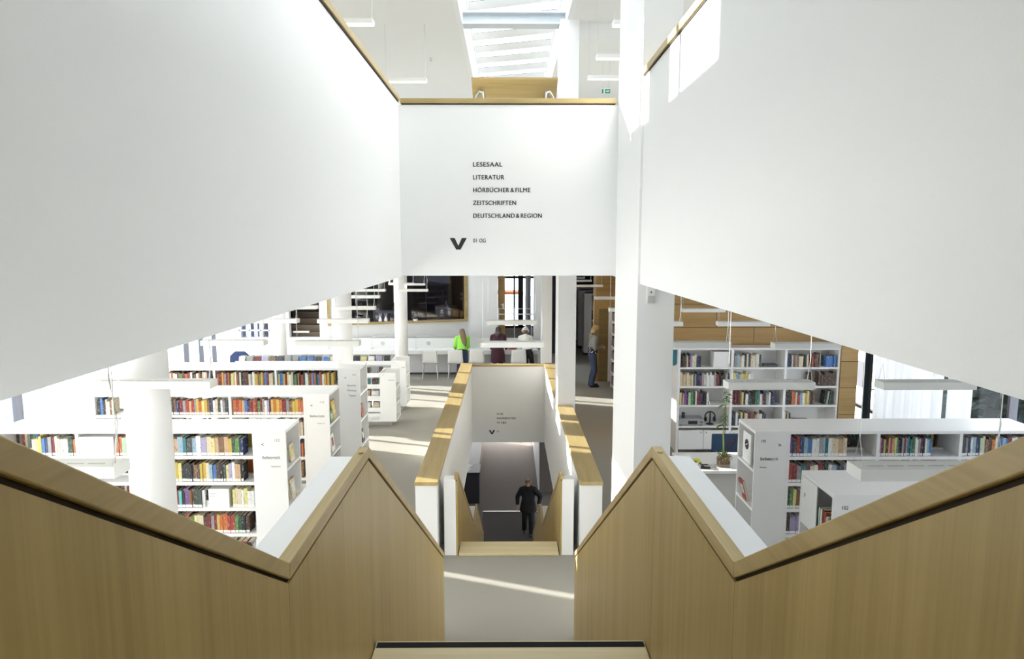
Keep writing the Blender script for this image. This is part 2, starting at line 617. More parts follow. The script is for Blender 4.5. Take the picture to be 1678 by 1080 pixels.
d1 = thing('wall_lettering', 'black directory lettering with five lines and a down arrow on white shaft wall', 'sign', (-0.37, 7.15, 4.3))
for s, z, k in (('LESESAAL', 4.628, 1.04), ('LITERATUR', 4.499, 0.93), ('H\u00d6RB\u00dcCHER & FILME', 4.370, 0.92), ('ZEITSCHRIFTEN', 4.240, 0.91), ('DEUTSCHLAND & REGION', 4.109, 0.885)):
    text('text_line', s, 0.0640, -0.371, 7.1485, z, BLACK, d1, xs=k, spacing=1.10, weight=0.0016, word=0.35)
text('text_line', '01 OG', 0.056, -0.371, 7.1485, 3.857, BLACK, d1, xs=0.80, weight=0.001)
chevron(-0.525, 7.15, 3.783, 3.903, 0.178, BLACK, d1)
d2 = thing('wall_lettering', 'small black directory lettering with arrow on the lower stairwell wall', 'sign', (-0.28, 16.05, -0.45))
for s, z in (('FOYER', -0.239), ('KINDERBIBLIOTHEK', -0.346), ('WC', -0.451)):
    text('text_line', s, 0.068, -0.279, 16.0485, z, BLACK, d2, xs=0.72, weight=0.001)
for k, xx in enumerate((-0.155, -0.11, -0.065)):
    m = MB().ell((xx, 16.0485, -0.405), 0.008, 0.001, 0.008, 10, 6)
    m.prism([(xx - 0.013, -0.418), (xx + 0.013, -0.418), (xx + (0.018 if k == 1 else 0.008), -0.451), (xx - (0.018 if k == 1 else 0.008), -0.451)], 16.0475, 16.0495, 'y')
    m.build('pictogram', BLACK, d2)
text('text_line', 'EG', 0.055, -0.279, 16.0485, -0.662, BLACK, d2, xs=0.8)
chevron(-0.397, 16.05, -0.715, -0.616, 0.15, BLACK, d2)


# --- blade pillars and round columns
struct('pillar', B(1.10, 1.42, 5.84, 7.05, 0, 7.55).box(1.12, 1.44, 7.05, 7.41, 3.5, 5.26), WHITE, 'broad white blade pillar beside the shaft')
struct('pillar', B(0.875, 1.185, 11.9, 12.6, 0, 7.55), WHITE, 'white pillar rising through the stairwell parapet')
struct('pillar', B(0.91, 1.18, 18.3, 19.0, 0, 3.5), WHITE, 'white pillar at the far end of the work counter')


def round_column(x, y, r, z1, label):
    m = MB().lathe([(r, 0), (r, z1)], (x, y, 0), 40)
    return struct('column', m, WHITE, label, smooth=False, loc=(x, y, 0))


for x, y, l in ((-3.10, 5.75, 'round white column in front of the bookcases'), (-3.05, 12.45, 'round white column behind the rear bookcase'),
                (-2.98, 18.9, 'round white column at the work counter'), (-6.37, 18.9, 'round white column by the brown steps')):
    o = round_column(x, y, 0.18, 3.5, l)
    for p in o.data.polygons:
        p.use_smooth = len(p.vertices) == 4

# --- lower stairwell parapets with wide oak tops
for s, nm in ((-1, 'wall_left'), (1, 'wall_right')):
    x0, x1 = sorted((s * 0.87, s * 1.13))
    struct(nm, B(x0, x1, 7.94, 16.21, -0.04, 0.955), WHITE, 'white parapet along the lower stairwell')
struct('wall_front', B(-0.87, 0.87, 16.05, 16.21, -0.04, 0.94), WHITE, 'white parapet wall at the far end of the stairwell')
t = thing('oak_coping', 'wide oak coping on the stairwell parapet nearer the bookcases with sun stripes', 'coping', (-1.0, 12, 0.955))
B(-1.135, -0.855, 7.92, 16.22, 0.955, 1.0).build('coping_board', OAK_CAP, t, bevel=0.003)
t = thing('oak_coping', 'wide oak coping on the stairwell parapet interrupted by the white pillar', 'coping', (1.0, 10, 0.955))
B(0.855, 1.135, 7.92, 11.89, 0.955, 1.0).build('coping_board', OAK_CAP, t, bevel=0.003)
B(0.855, 1.135, 12.61, 16.22, 0.955, 1.0).build('coping_board', OAK_CAP, t, bevel=0.003)
t = thing('oak_coping', 'narrow oak coping across the far end of the stairwell', 'coping', (0, 16.1, 0.94))
B(-0.85, 0.85, 16.03, 16.22, 0.94, 0.985).build('coping_board', OAK_CAPX, t, bevel=0.003)


# ------------------------------------------------------------------ stairs and their guards
def offset_line(pts, d):
    return [(y, z + d) for y, z in pts]


def guard(name, s, top, bot, seams, label, end_y=None):
    """a solid balustrade: white core, oak lining panels towards the stair, oak rail; s = -1 west, 1 east"""
    t = thing(name, label, 'balustrade', (s * 0.70, top[len(top) // 2][0], bot[-1][1]))
    a, b = 0.635, 0.655
    X = lambda u, v: sorted((s * u, s * v))
    # interpolate along polylines
    def at(poly, y):
        for (y0, z0), (y1, z1) in zip(poly, poly[1:]):
            if y0 - 1e-6 <= y <= y1 + 1e-6:
                return z0 + (z1 - z0) * (y - y0) / (y1 - y0)
        return poly[-1][1]
    ys = sorted(set([p[0] for p in top] + [p[0] for p in bot]))
    tl = [(y, at(top, y)) for y in ys]
    bl = [(y, at(bot, y)) for y in ys]
    core = MB().strip([(y, z - 0.045) for y, z in tl], bl, *X(b, 0.80))
    core.build('white_core', WHITE, t)
    for y0, y1 in zip(seams, seams[1:]):
        yy = [y0 + 0.0015] + [y for y in ys if y0 + 0.002 < y < y1 - 0.002] + [y1 - 0.0015]
        m = MB().strip([(y, at(top, y) - 0.063) for y in yy], [(y, at(bot, y)) for y in yy], *X(a, b))
        m.build('oak_panel', OAK_V, t)
    gap = MB().strip([(y, z - 0.045) for y, z in tl], [(y, z - 0.062) for y, z in tl], *X(a + 0.008, b))
    gap.build('shadow_gap', SHADOWGAP, t)
    for (p, q) in zip(top, top[1:]):
        cap = MB().strip([p, q], [(p[0], p[1] - 0.050), (q[0], q[1] - 0.050)], *X(0.630, 0.672))
        cap.build('oak_handrail', OAK_CAP, t, bevel=0.003)
    return t, at


UT = [(-1.98, 5.42), (1.84, 2.945), (2.955, 2.945), (6.30, 0.875)]
UB = [(-1.98, 3.95), (1.70, 1.60), (2.85, 1.60), (5.35, 0.0), (6.30, 0.0)]
LT = [(8.08, 1.02), (8.23, 1.02), (12.29, -1.385), (13.30, -1.385), (16.75, -3.50)]
LB = [(8.08, 0.0), (8.40, -0.35), (12.20, -2.75), (13.30, -2.75), (15.9, -4.32), (16.75, -4.32)]
gL, _ = guard('stair_balustrade', -1, UT, UB, [-1.98, 1.84, 2.955, 4.85, 6.30], 'oak lined stair balustrade on the bookcase side with zigzag rail and white outer ledge')
gR, _ = guard('stair_balustrade', 1, UT, UB, [-1.98, 1.84, 2.90, 4.85, 6.30], 'oak lined stair balustrade on the orchid desk side with sun patches near its foot')
for s, tt in ((-1, gL), (1, gR)):
    m = MB().lathe([(0.014, 0), (0.014, 0.004), (0.010, 0.007)], (s * 0.645, 2.86, 2.9455), 16)
    m.build('brass_stud', OAK_CAP, tt)
guard('stair_balustrade', -1, LT, LB, [8.08, 12.29, 13.30, 16.75], 'lower stair balustrade beside the reception counter')
guard('stair_balustrade', 1, LT, LB, [8.08, 12.29, 13.30, 16.75], 'lower stair balustrade beside the woman in black')


def flight(y0, z0, n, going, rise, up=False):
    """treads going down away from the camera from the edge (y0,z0)"""
    for i in range(n):
        ya, zt = y0 + i * going, z0 - (i + 1) * rise
        if i < n - 1:
            B(-0.63, 0.63, ya - 0.02, ya + going, zt - 0.05, zt).build('tread', OAK_TREAD, st, bevel=0.003)
            B(-0.62, 0.62, ya + going - 0.05, ya + going - 0.022, zt - 0.001, zt + 0.0015).build('grip_strip', GRIP, st)
        B(-0.63, 0.63, ya - 0.02, ya, zt, zt + rise - 0.05).build('riser', OAK_TREAD, st)


st = thing('staircase', 'oak staircase with black grip strips dropping to the carpet landing', 'stairs', (0, 2.4, 0))
rise = 0.18
flight(3.0, 1.98, 11, 0.294, rise)
B(-0.63, 0.63, 1.86, 3.02, 1.93, 1.98).build('landing_board', OAK_TREAD, st, bevel=0.003)
B(-0.625, 0.625, 2.965, 3.008, 1.979, 1.9815).build('grip_strip', GRIP, st)
flight(-1.96, 4.32, 13, 0.294, rise)
und = MB().strip([(-1.98, 4.05), (1.84, 1.80), (2.95, 1.85), (6.05, 0.0)], [(-1.98, 3.90), (1.84, 1.66), (2.90, 1.66), (5.85, 0.0)], -0.63, 0.63)
und.build('soffit', WHITE, st)
st = thing('staircase', 'oak staircase going down from the landing to the ground floor', 'stairs', (0, 12.7, -4.32))
B(-0.62, 0.62, 8.06, 8.40, 0.001, 0.035).build('nosing_board', OAK_TREAD, st, bevel=0.004)
B(-0.62, 0.62, 8.36, 8.40, -0.18, 0.0).build('riser', OAK_TREAD, st)
flight(8.42, 0.0, 13, 0.294, rise)
B(-0.63, 0.63, 11.95, 13.42, -2.39, -2.34).build('landing_board', OAK_TREAD, st)
flight(13.42, -2.34, 11, 0.294, rise)
und = MB().strip([(8.42, -0.25), (12.2, -2.42), (13.4, -2.42), (16.6, -4.32)], [(8.42, -0.40), (12.2, -2.60), (13.35, -2.60), (16.2, -4.32)], -0.63, 0.63)
und.build('soffit', WHITE, st)


# ------------------------------------------------------------------ skylight
sk = struct('window_5', B(-0.86, -0.78, 2.0, 19.25, 7.55, 8.62).box(0.98, 1.06, 2.0, 19.25, 7.55, 8.62).box(-0.86, 1.06, 19.17, 19.25, 7.55, 8.62).box(-0.86, 1.06, 2.0, 2.08, 7.55, 8.62),
            WHITE, 'long skylight with white light well')
B(-0.78, 0.98, 2.08, 19.17, 8.60, 8.61).build('pane', GLASS, sk)
lv = MB()
for k in range(15):
    y = 5.2 + k * 0.93
    dy = 0.30
    vs = []
    lv.cur = 0
    for x, yy in ((-0.75, y + dy), (0.95, y - dy)):
        vs += [(x, yy, 8.16), (x, yy + 0.30, 8.10), (x, yy + 0.303, 8.112), (x, yy + 0.003, 8.172)]
    lv.add(vs, [(0, 1, 2, 3), (7, 6, 5, 4), (0, 4, 5, 1), (1, 5, 6, 2), (2, 6, 7, 3)])
    lv.cur = 1
    lv.add(vs, [(3, 7, 4, 0)])
lv.build('louvre_slats', [LACQ, DKMETAL], sk)
lr = B(-0.76, -0.72, 5.0, 19.1, 8.10, 8.16).box(0.92, 0.96, 5.0, 19.1, 8.10, 8.16)
lr.build('louvre_frame', WHITE, sk)
bm_ = thing('steel_beam', 'pale grey steel beam crossing the skylight well', 'beam', (0.1, 12.36, 7.575))
B(-0.78, 0.98, 12.22, 12.50, 7.575, 7.600).box(-0.78, 0.98, 12.34, 12.37, 7.600, 7.76).box(-0.78, 0.98, 12.22, 12.50, 7.76, 7.785).build('flange', BEAM, bm_)
pend = thing('ceiling_fitting', 'small white round fitting hanging in the skylight near the steel beam', 'fitting', (0.10, 10.9, 7.8))
MB().tube([(0.10, 10.9, 8.6), (0.10, 10.9, 7.86)], 0.012).build('rod', STEEL, pend)
MB().lathe([(0.02, 0), (0.06, 0.01), (0.07, 0.05), (0.03, 0.075)], (0.10, 10.9, 7.80), 20).build('shade', LACQ, pend)
s11 = struct('added_roof_glazing', MB().prism([(FX(19.25), 19.25), (1.06, 19.25), (1.06, 19.31), (FX(19.31), 19.31)], 7.80, 7.92, 'z').prism([(FX(21.09), 21.09), (1.06, 21.09), (1.06, 21.15), (FX(21.15), 21.15)], 7.80, 7.92, 'z'),
             WHITE, 'added roof glazing that brightens the end wall behind the work counter')  # roof glass of the added slot, lets sky light down the end wall
MB().prism([(FX(19.25), 19.25), (1.06, 19.25), (1.06, 21.15), (FX(21.15), 21.15)], 7.86, 7.87, 'z').build('pane', GLASS, s11)
struct('wall_front', B(-8.6, 1.46, 19.10, 19.25, 4.32, 5.30), WHITE, 'unseen upper floor parapet edging the added daylight slot')  # edge of the added slot, out of view
struct('wall_far', MB().prism([(FX(21.15), 21.15), (1.46, 21.15), (1.46, 21.3), (FX(21.3), 21.3)], 3.5, 7.55, 'z'), WHITE, 'unseen white wall rising behind the added daylight slot')  # back of the added slot, out of view


# ------------------------------------------------------------------ glazed sides
def facade(name, p0, p1, z0, z1, step, label, transom=None, off=0.0, glass=GLASS):
    """glazed wall between plan points p0 and p1"""
    p0, p1 = Vector((*p0, 0)), Vector((*p1, 0))
    L = (p1 - p0).length
    u = (p1 - p0) / L
    n = Vector((-u.y, u.x, 0))
    def bx(m, s0, s1, t0, t1, a, b):
        q = [p0 + u * s0 + n * t0, p0 + u * s1 + n * t0, p0 + u * s1 + n * t1, p0 + u * s0 + n * t1]
        m.prism([(v.x, v.y) for v in q], a, b, 'z')
    m = MB()
    bx(m, 0, L, -0.05, 0.05, z0, z0 + 0.08)
    bx(m, 0, L, -0.05, 0.05, z1 - 0.08, z1)
    if transom:
        bx(m, 0, L, -0.04, 0.04, transom - 0.03, transom + 0.03)
    s = off
    while s <= L:
        bx(m, s - 0.024, s + 0.024, -0.06, 0.06, z0, z1)
        s += step
    f = struct(name, m, MULLION, label)
    g = MB()
    bx(g, 0, L, -0.004, 0.004, z0 + 0.05, z1 - 0.05)
    g.build('pane', glass, f)
    return f


def wl(y):
    return (FX(y), y)


facade('window_1', wl(-4), wl(27), 0.0, 3.5, 1.32, 'tall glazed side of the hall behind the bookcases', 2.75, off=0.765)
facade('window_2', wl(-4), wl(27), 4.32, 7.55, 1.32, 'glazed side of the upper floor', None, off=1.1)
facade('window_3', (XR, -4), (XR, 27), 0.0, 3.5, 1.30, 'glazed side of the hall behind the tall wall bookcase', 0.55, off=0.5)
facade('window_4', (XR, -4), (XR, 27), 4.32, 7.55, 1.30, 'glazed side of the upper floor', None)
struct('wall_left', MB().prism([(FX(-4), -4), (FX(-4) + 0.2, -4), (FX(27) + 0.2, 27), (FX(27), 27)], -4.32, -0.92, 'z'), WHITE, 'unseen white wall added to keep sun off the ground floor')  # blind wall added out of view to stop sun reaching the carpet
facade('window_7', (XR, -4), (XR, 30), -4.32, -0.92, 1.5, 'glazed side of the ground floor')
for a in ((-4, 27),):
    portal(FX(-4) + 0.12, -4, 27, 0.08, 3.42, -1, FX(27) + 0.12)
    portal(FX(-4) + 0.12, -4, 27, 4.4, 7.47, -1, FX(27) + 0.12)
    portal(XR - 0.12, -4, 27, 0.08, 3.42, 1)
    portal(XR - 0.12, -4, 27, 4.4, 7.47, 1)


def portal_flat(x0, x1, y0, y1, z):
    d = bpy.data.lights.new('daylight', 'AREA')
    d.shape = 'RECTANGLE'
    d.size, d.size_y = x1 - x0, y1 - y0
    d.cycles.is_portal = True
    o = bpy.data.objects.new('daylight', d)
    COL.objects.link(o)
    o.location = ((x0 + x1) / 2, (y0 + y1) / 2, z)


portal_flat(-8.4, 1.0, 19.33, 21.07, 7.85)
portal_flat(-0.78, 0.98, 2.08, 19.17, 8.595)


def curtain(p0, p1, z0, z1, label, mat=CURT, group=None):
    p0, p1 = Vector((*p0, 0)), Vector((*p1, 0))
    L = (p1 - p0).length
    u = (p1 - p0) / L
    n = Vector((-u.y, u.x, 0))
    N = max(8, int(L / 0.035))
    ph = random.random() * 6
    vs, fs = [], []
    for i in range(N + 1):
        s = L * i / N
        w = 0.030 * math.sin(s * 23 + ph) + 0.016 * math.sin(s * 53 + 2 * ph)
        q = p0 + u * s + n * w
        vs += [(q.x, q.y, z0), (q.x, q.y, z1)]
    fs = [(2 * i, 2 * i + 2, 2 * i + 3, 2 * i + 1) for i in range(N)]
    mid = (p0 + p1) / 2
    t = thing('curtain', label, 'curtain', (mid.x, mid.y, z0), group)
    MB().add(vs, fs).build('curtain_cloth', mat, t, smooth=True)
    r = MB().tube([tuple(p0 + Vector((0, 0, z1 + 0.015))), tuple(p1 + Vector((0, 0, z1 + 0.015)))], 0.014)
    r.build('curtain_track', LACQ, t)
    return t


def wc(y):
    return (FX(y) + 0.22, y)


for y0, y1, z1, l in ((-3.6, 8.75, 3.485, 'long white curtain drawn along the glazing beside the front bookcase'),
                  (10.25, 12.1, 3.485, 'white curtain behind the front bookcase, past the dark window post'),
                  (12.95, 13.75, 3.485, 'narrow white curtain behind the middle bookcase'),
                  (15.35, 16.2, 3.485, 'white curtain hanging by the dark posts behind the rear bookcase')):
    curtain(wc(y0), wc(y1), 0.03, z1, l)
curtain((XR - 0.22, 10.72), (XR - 0.22, 12.75), 0.03, 3.485, 'bright white curtain behind the bookcase with the sign panel, beyond the stair')
curtain((XR - 0.22, 10.02), (XR - 0.22, 10.55), 0.03, 3.485, 'thin greyish curtain next to the bright white one', mat=CURT)
curtain((XR - 0.22, 12.80), (XR - 0.22, 13.12), 0.03, 3.485, 'narrow dark blue curtain beside the bright white one', mat=NAVYF)
curtain((XR - 0.22, -3.5), (XR - 0.22, 7.2), 0.03, 3.485, 'long white curtain drawn near the hidden end of the hall')
# upper floor: unseen solid white wall parts, placed to shape the sun patches
uw = MB()
for y0, y1 in ((-4.0, 6.53), (7.76, 8.47), (10.02, 12.0), (14.2, 16.4)):
    uw.prism([(FX(y0) + 0.1, y0), (FX(y0) + 0.3, y0), (FX(y1) + 0.3, y1), (FX(y1) + 0.1, y1)], 4.32, 7.55, 'z')
struct('wall_left', uw, WHITE, 'unseen white wall pieces shaped to cut the sun patches')


# ------------------------------------------------------------------ end walls, openings, the rooms behind them
EW = 21.4
ew = MB()
ew.box(-0.33 - 0.94, -0.33, EW, EW + 0.2, 0, 3.5)                 # white between cafe window and lobby opening
ew.box(0.80, 1.30, EW, EW + 0.2, 0, 3.5)
ew.box(-0.33, 0.80, EW, EW + 0.2, 0, 0.85)
# slanting wall piece below and beside the cafe window
ca, cb = (-1.27, 21.40), (-5.35, 20.15)
def wall_piece(m, p, q, z0, z1, th=0.2):
    u = Vector((q[0] - p[0], q[1] - p[1])).normalized()
    n = Vector((-u.y, u.x))
    if n.y < 0:
        n = -n
    pts = [p, q, (q[0] + n.x * th, q[1] + n.y * th), (p[0] + n.x * th, p[1] + n.y * th)]
    m.prism(pts, z0, z1, 'z')
    return m
wall_piece(ew, ca, cb, 0, 1.47)
wall_piece(ew, ca, cb, 3.25, 3.5)
wall_piece(ew, cb, (-5.72, 20.6), 0, 3.5)
ew.box(-7.33, -6.74, 20.9, 21.1, 0.98, 3.5)
ew.box(-8.95, -5.74, 20.9, 21.1, 0, 0.98)
ew.box(-6.74, -5.74, 20.9, 21.1, 2.6, 3.5)
ew.box(-8.95, -8.30, 20.9, 21.1, 0.98, 3.5)
ew.box(-8.30, -7.33, 20.9, 21.1, 2.3, 3.5)
struct('wall_far', ew, WHITE, 'white end wall behind the work counter')
# cafe window
cw = MB()
wall_piece(cw, (-1.27, 21.36), (-1.36, 21.33), 1.44, 3.25, 0.26)
wall_piece(cw, (-5.35, 20.11), (-5.26, 20.14), 1.44, 3.25, 0.26)
wall_piece(cw, (-1.27, 21.36), (-5.35, 20.11), 1.43, 1.50, 0.26)
w8 = struct('window_8', cw, OAK_CAPX, 'oak framed dark window of the cafe')
wall_piece(MB(), (-1.30, 21.44), (-5.30, 20.21), 1.5, 3.25, 0.012).build('pane', DKGLASS, w8)
wall_piece(MB(), (-2.52, 21.02), (-2.535, 21.015), 1.5, 3.25, 0.03).build('glass_joint', BLACK, w8)
# dark window panes by the slanting glazing
pw = MB()
for x0, x1 in ((-8.30, -8.24), (-8.0, -7.94), (-7.66, -7.60), (-7.39, -7.33)):
    pw.box(x0, x1, 20.92, 20.98, 0.98, 2.3)
pw.box(-8.30, -7.33, 20.92, 20.98, 1.18, 1.22)
w9 = struct('window_9', pw, LACQ, 'row of dark window panes by the slanting glazing')
B(-8.30, -7.33, 20.945, 20.955, 0.98, 2.3).build('pane', DKGLASS, w9)
# rooms beyond: dark cafe, brown steps, bright lobby
cr = MB()
cr.box(-5.4, -0.6, 24.9, 25.0, 0, 3.5).box(-5.5, -5.4, 20.7, 25.0, 0, 3.5).box(-0.75, -0.6, 21.7, 25.0, 0, 3.5).box(-5.4, -0.75, 21.7, 24.9, 1.00, 1.05)
cr.box(-9.3, -5.5, 25.8, 25.9, 0, 3.5).box(-7.3, -7.2, 21.1, 25.8, 0, 3.5)
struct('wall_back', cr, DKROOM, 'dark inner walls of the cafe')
struct('trim_2', B(-2.15, -2.02, 24.6, 24.9, 1.05, 3.5).box(-4.75, -4.1, 24.7, 24.9, 1.05, 3.5), OAK_WALL, 'oak posts inside the dark cafe')
stp = thing('seating_steps', 'brown wooden seating steps seen through the white wall opening', 'steps', (-6.24, 21.2, 0.3))
for k in range(9):
    B(-7.15, -5.55, 21.3 + k * 0.42, 21.3 + k * 0.42 + 0.44, 0.0, 1.10 + k * 0.17).build('step', OAK_DARK, stp)
B(-6.70, -6.20, 21.12, 21.22, 1.10, 1.15).build('ledge', LACQ, stp)
lob = MB().box(-0.6, 1.4, 21.6, 24.5, 0.80, 0.85)
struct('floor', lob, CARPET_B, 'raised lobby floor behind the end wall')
lw = B(0.62, 0.72, 21.6, 24.4, 0.85, 3.5)
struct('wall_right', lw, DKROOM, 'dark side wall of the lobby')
lg = MB()
for x0, x1 in ((0.19, 0.25), (0.36, 0.54), (-0.62, -0.56)):
    lg.box(x0, x1, 24.40, 24.52, 0.85, 3.5)
lg.box(-0.6, 1.4, 24.40, 24.52, 0.80, 0.92).box(-0.6, 1.4, 24.40, 24.52, 2.62, 2.70)
w10 = struct('window_10', lg, DKMETAL, 'dark framed lobby glazing')
B(-0.6, 1.4, 24.455, 24.465, 0.9, 3.5).build('pane', GLASS, w10)
dl = thing('door_leaf', 'oak door leaf standing open in the bright lobby opening', 'door', (-0.2, 21.7, 0.85))
B(-0.325, -0.10, 21.66, 21.72, 0.86, 2.84).build('leaf', OAK_WALL, dl)
MB().tube([(-0.155, 21.66, 1.92), (-0.155, 21.60, 1.92), (-0.235, 21.60, 1.93)], 0.012).build('handle', STEEL, dl)
B(-0.18, -0.135, 21.652, 21.66, 1.80, 1.96).build('lock_plate', STEEL, dl)
for k in range(3):
    B(-0.27 + k * 0.045, -0.255 + k * 0.045, 21.68, 21.70, 2.84, 2.95).build('hook', STEEL, dl)
rl = thing('guard_rail', 'steel guard rail across the lobby opening', 'railing', (0.2, 21.55, 0.85))
B(-0.33, 0.80, 21.52, 21.56, 1.62, 1.65).build('top_rail', STEEL, rl)
B(-0.33, 0.80, 21.53, 21.55, 1.80, 1.815).build('upper_rail', STEEL, rl)
for x in (-0.30, 0.2, 0.74):
    B(x - 0.012, x + 0.012, 21.53, 21.55, 0.85, 1.84).build('post', STEEL, rl)
aw = thing('awning', 'orange awning outside the bright lobby window', 'awning', (0.0, 27.0, 2.1))
B(-1.2, 0.6, 26.4, 27.6, 1.90, 2.00).build('awning_cloth', AWN, aw)
MB().tube([(-1.1, 27.5, -4.45), (-1.1, 27.5, 1.90)], 0.03).tube([(0.5, 27.5, -4.45), (0.5, 27.5, 1.90)], 0.03).build('pole', DKMETAL, aw)
# corridor on the east side: oak core, dark niche door, dark end
core = MB()
core.box(3.02, 6.36, 12.72, 19.0, 0, 3.5)
core.box(2.40, 3.02, 18.9, 19.0, 0, 3.5)
core.box(2.40, 6.36, 19.0, 19.2, 0, 3.5)
struct('wall_right', core, OAK_WALL, 'oak clad core wall')
jo = MB()
for z in (2.28, 2.72, 3.13):
    jo.box(3.02, 6.36, 12.717, 12.721, z, z + 0.007)
for x, z0, z1 in ((4.62, 2.0, 2.28), (3.9, 2.28, 2.72), (5.3, 2.28, 2.72), (4.45, 2.72, 3.13)):
    jo.box(x, x + 0.006, 12.717, 12.721, z0, z1)
for z in (2.35, 2.75, 3.15):
    jo.box(2.40, 3.02, 18.896, 18.901, z, z + 0.008)
jo.box(2.62, 2.627, 18.896, 18.901, 2.75, 3.5)
struct('trim_3', jo, SHADOWGAP, 'dark joints of the oak cladding')
dn = thing('niche_door', 'dark stained oak door in the corridor wall behind the blonde reader', 'door', (2.66, 18.88, 0))
B(2.53, 2.79, 18.872, 18.895, 0.02, 2.05).build('leaf', OAK_NICHE, dn)
B(2.79, 2.86, 18.855, 18.895, 0.0, 2.10).build('white_jamb', LACQ, dn)
struct('wall_back', B(XR - 0.1, XR, 26.9, 30.0, 0, 3.5).box(XR - 0.15, XR - 0.05, 19.2, 27.0, 0, 3.5), DKROOM, 'unseen dark wall added to dim the far corridor')  # added out of view to shut daylight off the corridor
struct('wall_left', B(1.80, 1.90, 21.6, 30.0, 0, 3.5), WHITE, 'unseen white wall added to block daylight into the far corridor')  # added out of view against light leaking in behind the end wall
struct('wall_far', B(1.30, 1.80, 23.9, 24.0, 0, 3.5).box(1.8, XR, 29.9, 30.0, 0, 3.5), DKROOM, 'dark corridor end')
# oak column and back wall piece beside the wall bookcase
oc = MB().box(6.07, 6.38, 12.25, 12.72, 0, 3.5)
struct('pillar', oc, OAK_WALL, 'oak clad column beside the wall bookcase')
oj = MB()
for z in (0.72, 1.22, 1.71):
    oj.box(6.068, 6.382, 12.247, 12.252, z, z + 0.008)
struct('trim_4', oj, SHADOWGAP, 'joints of the oak column')


# ------------------------------------------------------------------ books
def book(x, yf, zb, w, h, d, code, label, group, parts=True, tilt=0.0, face=-1):
    """an upright book, spine towards -y (face -1) or +y; base centre at (x, yf, zb)"""
    col, mat = BC[code][0], BM[code]
    t = min(0.004, w * 0.16)
    m = MB()
    m.box(-w / 2, w / 2, 0, t, 0, h)                                   # spine
    m.box(-w / 2, -w / 2 + t, t, d, 0, h).box(w / 2 - t, w / 2, t, d, 0, h)
    o = m.build('book', mat)
    o.location = (x, yf, zb)
    o.rotation_euler = (0, tilt, 0 if face == -1 else PI)
    tag(o, label, 'book', group)
    p = B(-w / 2 + t, w / 2 - t, t, d - 0.006, 0.004, h - 0.004)
    pm = bpy.data.meshes.new('page_block')
    po = p.build('page_block', PAGES)
    po.parent = o
    if parts:
        l = B(-w / 2 + 0.0015, w / 2 - 0.0015, -0.0008, 0.0002, 0.006, 0.036).build('spine_label', LABEL)
        l.parent = o
    return o


HEIGHTS = (0.195, 0.205, 0.212, 0.22, 0.228)


def fill(cells, case, shelf, yf, zb, group, from_sign=1, parts=True, hs=1.0, maxh=0.232, start=0, skip_label=None):
    """cells: list of (x_start, x_end, colour codes); codes are laid from x_start to x_end; numbering is counted from the sign panel"""
    k = start
    tot = sum(len(c[2]) for c in cells)
    for x0, x1, codes in cells:
        ws = [random.uniform(0.75, 1.3) for _ in codes]
        sc = (x1 - x0) / sum(ws)
        x = x0
        rows = []
        for c, w in zip(codes, ws):
            rows.append((x + w * sc / 2, abs(w * sc), c))
            x += w * sc
        for i, (xc, w, c) in enumerate(rows):
            n = k
            lab = f"{BC[c][0]} book, {ORD[n]} from the sign panel, {shelf} of the {case}"
            h = min(maxh, random.choice(HEIGHTS) * hs)
            book(xc, yf + random.uniform(0.0, 0.012), zb, w - 0.0015, h, random.uniform(0.13, 0.165), c, lab, group, parts)
            k += 1


BT = (1.43, 1.12, 0.81, 0.50, 0.19)      # shelf board tops of the free-standing bookcases
HT = 1.73


def sign_text(parent, lines, x, y, align, arrow, ax, mat=GREYPRINT):
    for s, size, z in lines:
        text('sign_text', s, size, x, y - 0.0015, z, mat, parent, align=align, xs=0.86)
    text('sign_arrow', arrow, 0.062, ax, y - 0.0015, 1.545, BLACK, parent, xs=0.9, align='CENTER', weight=0.001)


